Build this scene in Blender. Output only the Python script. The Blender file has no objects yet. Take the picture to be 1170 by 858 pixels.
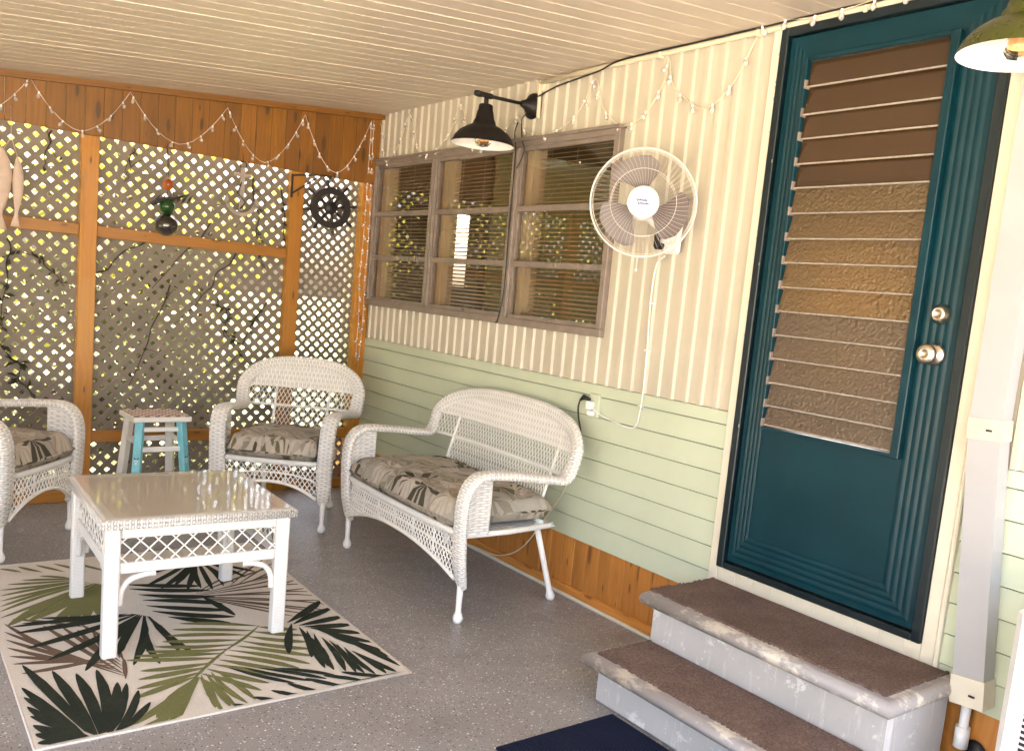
import bpy, math, random
from mathutils import Vector, Matrix, noise
random.seed(7)
PI = math.pi
S = bpy.context.scene
COL = S.collection

# ------------------------------------------------------------------ helpers
class MB:
    """collects faces of one object"""
    def __init__(s): s.v=[]; s.f=[]; s.m=[]; s.s=[]; s.uv=[]
    def vert(s,p): s.v.append(tuple(p)); return len(s.v)-1
    def face(s,idx,uv=None,m=0,sm=False):
        s.f.append(tuple(idx)); s.m.append(m); s.s.append(sm)
        s.uv.append(uv if uv else [(0,0)]*len(idx))
    def poly(s,pts,uv=None,m=0,sm=False):
        i=[s.vert(p) for p in pts]; s.face(i,uv or [(p[0],p[1]) for p in pts],m,sm)
    def box(s,a,b,m=0,axis=None,bev=0.0,M=None,sh=None):
        """box a..b; axis = grain axis (uv.y along it); random uv shift per box"""
        a=Vector(a);b=Vector(b)
        lo=Vector((min(a[i],b[i]) for i in range(3))); hi=Vector((max(a[i],b[i]) for i in range(3)))
        du=sh if sh else (random.randint(0,40)*10.0, random.random()*5)
        if axis is None:
            d=hi-lo; axis=max(range(3),key=lambda i:d[i])
        ot=[i for i in range(3) if i!=axis]
        def uvp(p,n):
            # across coordinate = the other axis lying in the face
            c=[i for i in ot if i!=n] if n in ot else ot
            if n==axis: return (p[ot[0]]-lo[ot[0]]+du[0], p[ot[1]]-lo[ot[1]]+du[1])
            return (p[c[0]]-lo[c[0]]+du[0], p[axis]+du[1])
        if bev<=0:
            cs=[Vector((x,y,z)) for x in (lo.x,hi.x) for y in (lo.y,hi.y) for z in (lo.z,hi.z)]
            fs=[((0,1,3,2),0),((4,6,7,5),0),((0,4,5,1),1),((2,3,7,6),1),((0,2,6,4),2),((1,5,7,3),2)]
            base=[s.vert(M@c if M else c) for c in cs]
            for f,n in fs: s.face([base[i] for i in f],[uvp(cs[i],n) for i in f],m)
            return
        bev=min(bev,*( (hi[i]-lo[i])*.45 for i in range(3)))
        # chamfered box
        vid={}
        def V(sx,sy,sz,n):
            k=(sx,sy,sz,n)
            if k not in vid:
                sg=(sx,sy,sz); p=[0,0,0]
                for i in range(3):
                    e=0 if i==n else bev
                    p[i]=(hi[i]-e) if sg[i]>0 else (lo[i]+e)
                p=Vector(p); vid[k]=(s.vert(M@p if M else p),p)
            return vid[k]
        def addf(ks,n):
            vs=[V(*k) for k in ks]
            s.face([q[0] for q in vs],[uvp(q[1],n) for q in vs],m)
        for n in range(3):
            o=[i for i in range(3) if i!=n]
            for sg in (-1,1):
                ks=[]
                for (p,q) in ((-1,-1),(1,-1),(1,1),(-1,1)):
                    t=[0,0,0]; t[n]=sg; t[o[0]]=p; t[o[1]]=q; ks.append((t[0],t[1],t[2],n))
                if (sg<0)^(n==1): ks=ks[::-1]
                addf(ks,n)
        for n in range(3):      # edges parallel to axis n
            o=[i for i in range(3) if i!=n]
            for p in (-1,1):
                for q in (-1,1):
                    def K(e,face):
                        t=[0,0,0]; t[n]=e; t[o[0]]=p; t[o[1]]=q; return (t[0],t[1],t[2],face)
                    ks=[K(-1,o[0]),K(1,o[0]),K(1,o[1]),K(-1,o[1])]
                    if (p*q>0)^(n==1): ks=ks[::-1]
                    addf(ks,o[0])
        for sx in (-1,1):
            for sy in (-1,1):
                for sz in (-1,1):
                    ks=[(sx,sy,sz,0),(sx,sy,sz,1),(sx,sy,sz,2)]
                    if sx*sy*sz<0: ks=ks[::-1]
                    addf(ks,0)
    def sweep(s,path,sec,width_axes,closed=False,m=0,sm=True,cap=True,scale=None):
        """sec(i)->list of (w,n) offsets; width_axes[i] approx W vector"""
        n=len(path); path=[Vector(p) for p in path]; rings=[]; L=0; ring_uv=[]
        for i,p in enumerate(path):
            if closed: t=(path[(i+1)%n]-path[i-1])
            else: t=path[min(i+1,n-1)]-path[max(i-1,0)]
            t.normalize()
            W=Vector(width_axes[i]); W=(W-t*W.dot(t)); W.normalize(); N=t.cross(W)
            if i: L+=(p-path[i-1]).length
            pts=sec(i); rings.append([s.vert(p+W*a+N*b) for a,b in pts])
            us=[0]
            for k in range(len(pts)):
                a=pts[k];b=pts[(k+1)%len(pts)]; us.append(us[-1]+math.hypot(a[0]-b[0],a[1]-b[1]))
            ring_uv.append((us,L))
        k=len(rings[0]); seg=n if closed else n-1
        for i in range(seg):
            j=(i+1)%n; ui,Li=ring_uv[i]; uj,Lj=ring_uv[j]
            if closed and j==0: Lj=Li+(path[0]-path[-1]).length
            for q in range(k):
                r=(q+1)%k
                s.face([rings[i][q],rings[i][r],rings[j][r],rings[j][q]],[(ui[q],Li),(ui[q+1],Li),(uj[q+1],Lj),(uj[q],Lj)],m,sm)
        if cap and not closed:
            s.face(rings[0][::-1],None,m); s.face(rings[-1],None,m)
    def tube(s,path,r,n=8,m=0,closed=False,sm=True,cap=True):
        path=[Vector(p) for p in path]
        rr=r if callable(r) else (lambda i:r if not isinstance(r,(list,tuple)) else r[i])
        # parallel-transported width axis
        ax=[]; t=(path[1]-path[0]).normalized(); a=Vector((0,0,1)) if abs(t.z)<.9 else Vector((1,0,0))
        a=(a-t*a.dot(t)).normalized()
        for i in range(len(path)):
            t=(path[min(i+1,len(path)-1)]-path[max(i-1,0)])
            if t.length<1e-9: t=Vector((0,0,1))
            t.normalize(); b=a-t*a.dot(t)
            if b.length<1e-6: b=t.orthogonal()
            a=b.normalized(); ax.append(a.copy())
        cs=[(math.cos(2*PI*k/n),math.sin(2*PI*k/n)) for k in range(n)]
        s.sweep(path,lambda i:[(c*rr(i),d*rr(i)) for c,d in cs],ax,closed,m,sm,cap)
    def lathe(s,prof,n=24,m=0,M=None,sm=True,close=False):
        """prof [(r,z)]"""
        M=M or Matrix(); rings=[]; L=0; Ls=[]
        for i,(r,z) in enumerate(prof):
            if i: L+=math.hypot(r-prof[i-1][0],z-prof[i-1][1])
            Ls.append(L)
            rings.append([s.vert(M@Vector((r*math.cos(2*PI*k/n),r*math.sin(2*PI*k/n),z))) for k in range(n)] if r>1e-6 else [s.vert(M@Vector((0,0,z)))])
        for i in range(len(rings)-1):
            A,B=rings[i],rings[i+1]
            for k in range(n):
                q=(k+1)%n; u0=k/n;u1=(k+1)/n
                if len(A)==1 and len(B)==1: continue
                if len(A)==1: s.face([A[0],B[q],B[k]],[(u0,Ls[i]),(u1,Ls[i+1]),(u0,Ls[i+1])],m,sm)
                elif len(B)==1: s.face([A[k],A[q],B[0]],[(u0,Ls[i]),(u1,Ls[i]),(u0,Ls[i+1])],m,sm)
                else: s.face([A[k],A[q],B[q],B[k]],[(u0,Ls[i]),(u1,Ls[i]),(u1,Ls[i+1]),(u0,Ls[i+1])],m,sm)
    def grid(s,fn,nu,nv,uvf=None,m=0,sm=True,flip=False):
        g=[[s.vert(fn(i/nu,j/nv)) for j in range(nv+1)] for i in range(nu+1)]
        for i in range(nu):
            for j in range(nv):
                ij=[(i,j),(i+1,j),(i+1,j+1),(i,j+1)]
                if flip: ij=ij[::-1]
                s.face([g[a][b] for a,b in ij],[(uvf(a/nu,b/nv) if uvf else (a/nu,b/nv)) for a,b in ij],m,sm)
    def ball(s,c,r,n=12,m=0,sc=(1,1,1)):
        M=Matrix.Translation(c)@Matrix.Diagonal((*sc,1))
        s.lathe([(r*math.sin(PI*k/(n//2+2)),-r*math.cos(PI*k/(n//2+2))) for k in range(n//2+3)],n,m,M)
    def build(s,name,mats,parent=None):
        me=bpy.data.meshes.new(name); me.from_pydata(s.v,[],s.f)
        if not isinstance(mats,(list,tuple)): mats=[mats]
        for q in mats: me.materials.append(q)
        me.polygons.foreach_set('material_index',s.m); me.polygons.foreach_set('use_smooth',s.s)
        ul=me.uv_layers.new(name='UVMap'); fl=[]
        for u in s.uv:
            for a in u: fl+=[a[0],a[1]]
        ul.data.foreach_set('uv',fl); me.update()
        o=bpy.data.objects.new(name,me); COL.objects.link(o)
        if parent: o.parent=parent
        return o

def tag(o,label=None,cat=None,group=None,kind=None):
    if label: o['label']=label
    if cat: o['category']=cat
    if group: o['group']=group
    if kind: o['kind']=kind
    return o
def thing(name,label,cat,loc=(0,0,0),rz=0,group=None):
    o=bpy.data.objects.new(name,None); COL.objects.link(o); o.location=loc; o.rotation_euler=(0,0,rz)
    o.empty_display_size=.1
    return tag(o,label,cat,group)
def dup(root,loc,rz,label):
    def cp(o,par):
        c=o.copy(); COL.objects.link(c); c.parent=par
        for ch in [x for x in allch if x.parent==o]: cp(ch,c)
        return c
    allch=[x for x in COL.objects]
    r=cp(root,None); r.location=loc; r.rotation_euler=(0,0,rz); r['label']=label
    return r
def crom(pts,k=6,closed=False):
    P=[Vector(p) for p in pts]; n=len(P); out=[]
    for i in range(n if closed else n-1):
        if closed: a,b,c,d=P[i-1],P[i],P[(i+1)%n],P[(i+2)%n]
        else: a,b,c,d=P[max(i-1,0)],P[i],P[i+1],P[min(i+2,n-1)]
        for j in range(k):
            t=j/k
            out.append(.5*((2*b)+(c-a)*t+(2*a-5*b+4*c-d)*t*t+(3*b-a-3*c+d)*t*t*t))
    if not closed: out.append(P[-1])
    return out

# ------------------------------------------------------------------ materials
class NT:
    def __init__(s,name):
        s.mat=bpy.data.materials.new(name); s.mat.use_nodes=True; s.t=s.mat.node_tree
        s.b=s.t.nodes['Principled BSDF']; s.out=s.t.nodes['Material Output']
    def n(s,typ,**kw):
        o=s.t.nodes.new(typ)
        for k,v in kw.items(): setattr(o,k,v)
        return o
    def l(s,a,b): s.t.links.new(a,b)
    def val(s,sock,v):
        if hasattr(v,'bl_idname') or isinstance(v,bpy.types.NodeSocket): s.l(v,sock)
        else: sock.default_value=v
    def math(s,op,a,b=0.0,c=0.0,clamp=False):
        o=s.n('ShaderNodeMath',operation=op,use_clamp=clamp)
        s.val(o.inputs[0],a); s.val(o.inputs[1],b); s.val(o.inputs[2],c); return o.outputs[0]
    def mix(s,f,a,b,mode='MIX'):
        o=s.n('ShaderNodeMix',data_type='RGBA',blend_type=mode)
        s.val(o.inputs[0],f); s.val(o.inputs[6],a if not isinstance(a,tuple) else (*a,1)[:4]); s.val(o.inputs[7],b if not isinstance(b,tuple) else (*b,1)[:4]); return o.outputs[2]
    def uv(s): return s.n('ShaderNodeTexCoord').outputs['UV']
    def obj(s): return s.n('ShaderNodeTexCoord').outputs['Object']
    def sep(s,v): o=s.n('ShaderNodeSeparateXYZ'); s.l(v,o.inputs[0]); return o.outputs
    def comb(s,x=0.0,y=0.0,z=0.0):
        o=s.n('ShaderNodeCombineXYZ')
        for i,v in enumerate((x,y,z)): s.val(o.inputs[i],v)
        return o.outputs[0]
    def scale(s,v,sc):
        o=s.n('ShaderNodeVectorMath',operation='MULTIPLY'); s.l(v,o.inputs[0]); o.inputs[1].default_value=sc; return o.outputs[0]
    def noise(s,v,sc=5,det=3,rough=.5,dist=0.0,out=0):
        o=s.n('ShaderNodeTexNoise'); s.l(v,o.inputs['Vector']); o.inputs['Scale'].default_value=sc; o.inputs['Detail'].default_value=det
        o.inputs['Roughness'].default_value=rough; o.inputs['Distortion'].default_value=dist; return o.outputs[out]
    def ramp(s,f,a,b,lo=0.0,hi=1.0):
        o=s.n('ShaderNodeMapRange'); o.clamp=True; s.val(o.inputs[0],f); o.inputs[1].default_value=a;o.inputs[2].default_value=b;o.inputs[3].default_value=lo;o.inputs[4].default_value=hi; return o.outputs[0]
    def voro(s,v,sc,feat='F1',dim='3D',rnd=1.0):
        o=s.n('ShaderNodeTexVoronoi',voronoi_dimensions=dim,feature=feat); s.l(v,o.inputs['Vector']); o.inputs['Scale'].default_value=sc; o.inputs['Randomness'].default_value=rnd; return o.outputs
    def bump(s,h,strength=.3,dist=.01):
        o=s.n('ShaderNodeBump'); s.l(h,o.inputs['Height']); o.inputs['Strength'].default_value=strength; o.inputs['Distance'].default_value=dist
        s.l(o.outputs[0],s.b.inputs['Normal']); return o.outputs[0]
    def set(s,color=None,rough=None,metal=None,spec=None,trans=None,ior=None,coat=None):
        for k,v in (('Base Color',color),('Roughness',rough),('Metallic',metal),('Specular IOR Level',spec),('Transmission Weight',trans),('IOR',ior),('Coat Weight',coat)):
            if v is not None:
                if isinstance(v,tuple) and len(v)==3: v=(*v,1)
                s.val(s.b.inputs[k],v)
        return s.mat

def paint(name,col,rough=.5,var=.12,scale=6,bump=.05,spec=.5,coat=None,dirt=None):
    """painted surface with faint mottling"""
    t=NT(name); ob=t.obj()
    nz=t.noise(ob,scale,4,.6)
    a=tuple(c*(1-var) for c in col); b=tuple(min(1,c*(1+var)) for c in col)
    c=t.mix(t.ramp(nz,.3,.7),a,b)
    if dirt and not spec<.31:
        d=t.noise(ob,scale*3.1,5,.7); c=t.mix(t.ramp(d,.58,.75,0,dirt[3]),c,dirt[:3])
    t.set(c,t.ramp(t.noise(ob,scale*4,2),.3,.7,rough-.06,rough+.06),spec=spec,coat=coat)
    if bump: t.bump(t.noise(ob,180,2),bump,.004)
    return t.mat

def wood(name,dark,light,knot,rough=.5,sat=1,kn=1.0,coat=0.0):
    t=NT(name); uv=t.uv(); x,y,_=t.sep(uv)
    idx=t.math('FLOOR',t.math('DIVIDE',t.math('ADD',x,2.0),10.0))
    wn=t.n('ShaderNodeTexWhiteNoise',noise_dimensions='1D'); t.l(idx,wn.inputs['W'])
    warp=t.noise(t.scale(uv,(6,2.2,1)),1.0,2)
    g=t.noise(t.comb(t.math('MULTIPLY',t.math('ADD',x,t.math('MULTIPLY',warp,.05)),42.0),t.math('MULTIPLY',y,3.0),0.0),1.0,4,.6)
    rings=t.math('SINE',t.math('MULTIPLY',t.math('ADD',x,t.math('MULTIPLY',warp,.09)),260.0))
    f=t.math('ADD',t.math('MULTIPLY',g,.6),t.math('MULTIPLY',t.math('ADD',rings,1.0),.05))
    c=t.mix(t.ramp(f,.25,.75),dark,light)
    c=t.mix(t.math('MULTIPLY',wn.outputs['Value'],.7),c,tuple(q*.6 for q in dark),'MIX')
    # knots
    vo=t.voro(t.comb(t.math('MULTIPLY',x,16.0),t.math('MULTIPLY',y,4.2),0.0),1.0,dim='2D')
    kx,ky,_=t.sep(vo['Color'])
    rad=t.ramp(kx,0.35,1.0,0.0,.22*kn)
    k=t.math('DIVIDE',t.math('SUBTRACT',rad,vo['Distance']),.05,clamp=True)
    c=t.mix(k,c,knot)
    halo=t.math('DIVIDE',t.math('SUBTRACT',t.math('MULTIPLY',rad,2.4),vo['Distance']),.3,clamp=True)
    c=t.mix(t.math('MULTIPLY',halo,.45),c,tuple(q*.6 for q in dark))
    st=t.noise(t.comb(t.math('MULTIPLY',x,9.0),t.math('MULTIPLY',y,1.3),0.0),1.0,4,.65)
    c=t.mix(t.ramp(st,.56,.72,0,.55),c,tuple(q*.38 for q in dark))
    t.set(c,rough,coat=coat); t.bump(f,.12,.004)
    return t.mat

def weave(name,col,gap,pitch=.0075,stake=.016,bumpd=.004,rough=.55,check=False):
    """woven strands running round the section (uv.x), pitch along uv.y"""
    t=NT(name); uv=t.uv(); x,y,_=t.sep(uv)
    w=t.noise(uv,22,2); wob=t.math('MULTIPLY',t.math('SUBTRACT',w,.5),.0035)
    yy=t.math('DIVIDE',t.math('ADD',y,wob),pitch); row=t.math('FLOOR',yy); fy=t.math('FRACT',yy)
    sy=t.math('SINE',t.math('MULTIPLY',fy,PI))
    xx=t.math('DIVIDE',t.math('ADD',x,wob),stake)
    sx=t.math('SINE',t.math('MULTIPLY',t.math('ADD',xx,row),PI))
    h=t.math('MULTIPLY',t.math('POWER',sy,.6),t.math('ADD',.62,t.math('MULTIPLY',sx,.38)))
    big=t.noise(t.obj(),9,3)
    base=t.mix(t.ramp(big,.3,.75),tuple(c*.94 for c in col),col)
    c=t.mix(t.ramp(h,.08,.42),gap,base)  # shade in the hollows between strands is put into the colour
    gr=t.noise(t.obj(),60,3,.7); c=t.mix(t.ramp(gr,.6,.78,0,.35),c,tuple(q*.55 for q in col))
    t.set(c,rough,spec=.4); t.bump(h,1.0,bumpd)
    return t.mat

def schlick(t,f0=.10,k=1.0):
    g=t.n('ShaderNodeNewGeometry'); d=t.n('ShaderNodeVectorMath',operation='DOT_PRODUCT'); t.l(g.outputs['Incoming'],d.inputs[0]); t.l(g.outputs['Normal'],d.inputs[1])
    c=t.math('SUBTRACT',1.0,t.math('ABSOLUTE',d.outputs['Value'])); return t.math('ADD',f0,t.math('MULTIPLY',t.math('POWER',c,5.0),k*(1-f0)),clamp=True)
M={}
def build_materials():
    M['ceil']=paint('ceiling_paint',(.56,.478,.378),.42,.05,3,.02)
    M['siding']=paint('cream_siding',(.50,.45,.365),.36,.07,3,.03,dirt=(.45,.38,.26,.25))
    M['green']=paint('pale_green_siding',(.50,.545,.41),.5,.06,2.5,.04,dirt=(.42,.42,.3,.2))
    M['trim']=paint('cream_trim',(.66,.61,.50),.42,.06,5,.03,dirt=(.45,.36,.25,.25))
    M['white']=paint('white_plastic',(.78,.77,.76),.35,.03,6,.01)
    M['whitewarm']=paint('warm_white_paint',(.84,.81,.76),.45,.06,12,.06)
    M['downspout']=paint('grey_white_downspout',(.37,.365,.38),.35,.05,4,.01,dirt=(.5,.45,.4,.3))
    M['beige']=paint('beige_strap',(.66,.57,.40),.45,.1,20,.03,dirt=(.35,.25,.15,.4))
    M['valance']=wood('stained_pine',(.21,.078,.006),(.37,.152,.013),(.035,.012,.004),.42,coat=.15)
    M['skirt']=wood('orange_pine',(.52,.20,.035),(.70,.32,.075),(.11,.035,.012),.45)
    M['post']=wood('post_pine',(.44,.172,.014),(.59,.265,.030),(.09,.028,.008),.42,kn=.8,coat=.15)
    M['lattice']=paint('taupe_lattice',(.205,.170,.135),.6,.12,8,.05,dirt=(.15,.12,.09,.5))
    M['teal']=paint('teal_door_paint',(.0008,.026,.038),.36,.15,5,.08,spec=.3)
    M['tealdark']=paint('dark_frame_paint',(.002,.009,.013),.38,.2,5,.06,dirt=(.25,.22,.18,.08))
    M['black']=paint('black_lamp_metal',(.009,.007,.007),.55,.1,10,.02,spec=.3)
    M['olive']=paint('dark_green_enamel',(.045,.05,.006),.3,.1,10,.0)
    M['enamel']=paint('white_enamel',(.82,.80,.75),.3,.02,10,.0)
    M['blackrubber']=paint('black_cord',(.01,.009,.009),.5,.1,10,0)
    M['wicker']=weave('white_wicker',(.89,.87,.845),(.50,.46,.42),.0105,.024,.005)
    M['wickerflat']=weave('white_wicker_panel',(.89,.87,.845),(.54,.50,.46),.012,.030,.005)
    M['wrap']=weave('wrapped_cane',(.88,.86,.83),(.6,.56,.52),.006,5.0,.002)
    M['rope']=weave('braided_edge',(.82,.80,.77),(.42,.38,.34),.009,.018,.005)
    M['leg']=paint('white_cane_tube',(.87,.85,.82),.42,.05,14,.05,dirt=(.5,.45,.4,.25))
    M['strand']=paint('white_cane_strand',(.87,.85,.81),.5,.05,20,0)
    M['tabletop']=weave('woven_top',(.80,.72,.64),(.62,.54,.46),.006,.012,.002)
    M['sky_blue']=paint('turquoise_paint',(.20,.55,.63),.45,.12,14,.05,dirt=(.7,.7,.66,.5))
    M['alu']=paint('aged_aluminium',(.22,.175,.15),.42,.18,12,.04,dirt=(.10,.07,.05,.5))
    M['blind']=paint('tan_blind_slat',(.52,.37,.235),.5,.06,4,0)
    M['curtain']=paint('curtain_cloth',(.42,.33,.22),.9,.1,5,0)
    M['interior']=paint('interior_wall',(.11,.075,.05),.7,.1,2,0)
    M['interiorgreen']=paint('interior_green_wall',(.24,.25,.12),.7,.1,2,0)
    M['knob']=NT('brushed_nickel').set((.72,.62,.5),.28,1.0)
    M['mat']=None
    M['navy']=None
    # floor: grey deck paint with flakes
    t=NT('flecked_floor_paint'); ob=t.obj()
    big=t.noise(ob,1.2,4,.6); fine=t.noise(ob,320,2,.6)
    c=t.mix(t.ramp(big,.3,.7),(.245,.229,.225),(.325,.307,.301))
    c=t.mix(t.ramp(fine,.35,.7,0,.35),c,(.12,.10,.095))
    for sc,th,w,colr in ((80,.20,.84,(.78,.75,.70)),(125,.22,.82,(.66,.62,.58)),(110,.26,.70,(.07,.06,.055))):
        v=t.voro(t.scale(ob,(1,1,0)),sc,dim='2D'); r=t.sep(v['Color'])
        mk=t.math('MULTIPLY',t.math('LESS_THAN',v['Distance'],t.math('MULTIPLY',r[1],th*1.4)),t.math('GREATER_THAN',r[0],w))
        c=t.mix(mk,c,colr)
    st=t.noise(ob,2.3,6,.75); c=t.mix(t.ramp(st,.54,.72,0,.4),c,(.13,.105,.09)); sc=t.noise(t.scale(ob,(14,3,1)),1.0,5,.8); c=t.mix(t.ramp(sc,.62,.72,0,.35),c,(.42,.39,.36))
    t.set(c,t.ramp(st,.3,.7,.30,.5),spec=.5); t.bump(t.noise(ob,240,2),.25,.003); M['floor']=t.mat
    # carpets
    def carpet(name,a,b,sc=420):
        t=NT(name); ob=t.obj(); n1=t.noise(ob,sc,2,.8); n2=t.noise(ob,9,4,.6)
        c=t.mix(t.ramp(n1,.3,.7),a,b); c=t.mix(t.ramp(t.noise(ob,130,3,.8),.42,.62,0,.8),c,tuple(min(1,q*1.5) for q in b)); c=t.mix(t.ramp(n2,.35,.75,0,.5),c,a)
        v=t.voro(ob,70); r=t.sep(v['Color']); c=t.mix(t.math('MULTIPLY',t.math('LESS_THAN',v['Distance'],.13),t.math('GREATER_THAN',r[0],.93)),c,(.5,.42,.34))
        t.set(c,.95,spec=.15); t.bump(n1,.9,.006); return t.mat
    M['carpet']=carpet('brown_step_carpet',(.095,.060,.048),(.21,.145,.115))
    # navy door mat, ribbed
    t=NT('navy_mat'); ob=t.obj(); x,y,z=t.sep(ob)
    r=t.math('SINE',t.math('MULTIPLY',x,2*PI/.012)); n1=t.noise(ob,400,2,.8)
    c=t.mix(t.ramp(n1,.3,.7),(.006,.008,.022),(.022,.028,.06)); t.set(c,.95,spec=.1)
    t.bump(t.math('ADD',t.math('MULTIPLY',r,.5),n1),.8,.006); M['navy']=t.mat
    # rug
    def rugm(name,a,b):
        t=NT(name); ob=t.obj(); x,y,z=t.sep(ob)
        r=t.math('MULTIPLY',t.math('SINE',t.math('MULTIPLY',x,2*PI/.006)),t.math('SINE',t.math('MULTIPLY',y,2*PI/.006)))
        n1=t.noise(ob,150,3,.7); c=t.mix(t.ramp(n1,.3,.7),a,b); c=t.mix(t.ramp(r,-1,.2,.25,0),c,tuple(q*.5 for q in a))
        n2=t.noise(ob,5,4,.6); c=t.mix(t.ramp(n2,.45,.8,0,.35),c,tuple(q*.7 for q in a))
        t.set(c,.95,spec=.15); t.bump(t.math('ADD',r,n1),.5,.003); return t.mat
    M['rug0']=rugm('cream_rug_yarn',(.66,.60,.52),(.80,.74,.66))
    M['rug1']=rugm('dark_green_rug_yarn',(.018,.024,.017),(.042,.050,.032))
    M['rug2']=rugm('olive_rug_yarn',(.15,.15,.055),(.23,.23,.095))
    M['rug3']=rugm('brown_rug_yarn',(.13,.085,.055),(.20,.14,.10))
    # step shell
    t=NT('worn_step_shell'); ob=t.obj()
    n1=t.noise(ob,7,6,.7); n2=t.noise(ob,45,5,.75); n3=t.noise(ob,2.5,4,.6)
    c=t.mix(t.ramp(n3,.3,.7),(.385,.370,.362),(.465,.450,.442))
    k=t.math('ADD',t.math('MULTIPLY',n1,.65),t.math('MULTIPLY',n2,.35))
    sv=t.noise(t.scale(ob,(40,40,5)),1.0,5,.8); c=t.mix(t.ramp(sv,.56,.66,0,.5),c,(.62,.60,.58)); c=t.mix(t.ramp(k,.56,.60,0,.75),c,(.70,.68,.66)); z_=t.sep(ob)[2]; c=t.mix(t.ramp(n2,.63,.75,0,.6),c,(.22,.18,.15))
    t.set(c,.6); t.bump(k,.3,.006); M['step']=t.mat
    t=NT('worn_step_nosing'); ob=t.obj(); n1=t.noise(t.scale(ob,(1,.5,1)),9,6,.75); n2=t.noise(ob,60,5,.75)
    c=t.mix(t.ramp(n1,.50,.58,0,.9),(.30,.275,.265),(.60,.54,.45)); c=t.mix(t.ramp(n2,.60,.70,0,.5),c,(.22,.17,.13))
    t.set(c,.6); t.bump(n2,.4,.006); M['nosing']=t.mat
    # cushion fabric: fan-shaped leaves in voronoi cells
    t=NT('palm_cushion_fabric'); uv=t.uv()
    wrp=t.noise(uv,7,2,out=1); uu=t.n('ShaderNodeVectorMath',operation='MULTIPLY_ADD'); t.l(wrp,uu.inputs[0]); uu.inputs[1].default_value=(.04,.04,0); t.l(uv,uu.inputs[2]); uvw=uu.outputs[0]
    def leaf(sc,blades,off):
        sv=t.n('ShaderNodeVectorMath',operation='ADD'); t.l(uvw,sv.inputs[0]); sv.inputs[1].default_value=(off,off*.7,0)
        v=t.voro(sv.outputs[0],sc,dim='2D'); d=t.n('ShaderNodeVectorMath',operation='SUBTRACT'); t.l(sv.outputs[0],d.inputs[0])
        t.l(v['Position'],d.inputs[1]); dx,dy,_=t.sep(d.outputs[0]); an=t.math('ARCTAN2',dy,dx); r=t.sep(v['Color'])
        st=t.math('SINE',t.math('ADD',t.math('MULTIPLY',an,blades),t.math('MULTIPLY',r[0],6.0)))
        fanm=t.math('GREATER_THAN',t.math('COSINE',t.math('ADD',an,t.math('MULTIPLY',r[1],6.28))),-.25)
        return t.math('MULTIPLY',t.math('GREATER_THAN',st,t.math('SUBTRACT',t.math('MULTIPLY',v['Distance'],1.6),.9)),fanm),r[2]
    c=t.mix(t.ramp(t.noise(uv,4,2),.3,.7),(.40,.365,.31),(.31,.285,.235))
    m1,r1=leaf(8.0,9.0,0.0); c=t.mix(t.math('MULTIPLY',m1,.75),c,t.mix(t.math('GREATER_THAN',r1,.5),(.20,.18,.125),(.27,.225,.18)))
    m2,r2=leaf(6.0,8.0,3.3); m2=t.math('MULTIPLY',m2,t.math('GREATER_THAN',r2,.38)); c=t.mix(m2,c,t.mix(t.math('GREATER_THAN',r2,.72),(.070,.060,.042),(.14,.13,.075)))
    m3,r3=leaf(7.0,10.0,7.7); m3=t.math('MULTIPLY',m3,t.math('GREATER_THAN',r3,.55)); c=t.mix(t.math('MULTIPLY',m3,.8),c,(.50,.43,.36))
    t.set(c,.9,spec=.15); t.bump(t.noise(t.obj(),14,3,.6),.5,.03); M['fabric']=t.mat
    # glass kinds
    def glass(name,col,rough=0.0,bumpsc=None,bs=.4):
        t=NT(name); b=t.n('ShaderNodeBsdfTransparent'); b.inputs[0].default_value=(*col,1)
        return t
    t=NT('window_glass'); tr=t.n('ShaderNodeBsdfTransparent'); tr.inputs[0].default_value=(.86,.84,.80,1)
    gl=t.n('ShaderNodeBsdfGlossy'); gl.inputs['Roughness'].default_value=.01; gl.inputs[0].default_value=(1,1,1,1)
    mx=t.n('ShaderNodeMixShader'); t.l(schlick(t),mx.inputs[0]); t.l(tr.outputs[0],mx.inputs[1]); t.l(gl.outputs[0],mx.inputs[2]); t.l(mx.outputs[0],t.out.inputs[0]); M['glass']=t.mat
    def obscure(name,bumpy,trc,dif,mixd):
        t=NT(name); ob=t.obj(); v=t.voro(ob,85,'SMOOTH_F1'); n=t.noise(ob,70,3,.6,.6); h=t.math('ADD',t.math('MULTIPLY',v['Distance'],.7),n)
        bp=t.n('ShaderNodeBump'); bp.inputs['Strength'].default_value=bumpy; bp.inputs['Distance'].default_value=.01; t.l(h,bp.inputs['Height'])
        refr=t.n('ShaderNodeBsdfTranslucent'); refr.inputs[0].default_value=(*dif,1); t.l(bp.outputs[0],refr.inputs['Normal'])
        df=t.n('ShaderNodeBsdfDiffuse'); df.inputs[0].default_value=(*dif,1); t.l(bp.outputs[0],df.inputs['Normal'])
        tr=t.n('ShaderNodeBsdfRefraction'); tr.inputs['Roughness'].default_value=(.42 if bumpy>.1 else .05); tr.inputs['IOR'].default_value=1.12; tr.inputs[0].default_value=(*trc,1); t.l(bp.outputs[0],tr.inputs['Normal'])
        m0=t.n('ShaderNodeMixShader'); m0.inputs[0].default_value=.6; t.l(refr.outputs[0],m0.inputs[1]); t.l(df.outputs[0],m0.inputs[2])
        m1=t.n('ShaderNodeMixShader'); m1.inputs[0].default_value=mixd; t.l(tr.outputs[0],m1.inputs[1]); t.l(m0.outputs[0],m1.inputs[2])
        gl=t.n('ShaderNodeBsdfGlossy'); gl.inputs['Roughness'].default_value=(.12 if bumpy>.1 else .015); t.l(bp.outputs[0],gl.inputs['Normal'])
        
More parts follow.
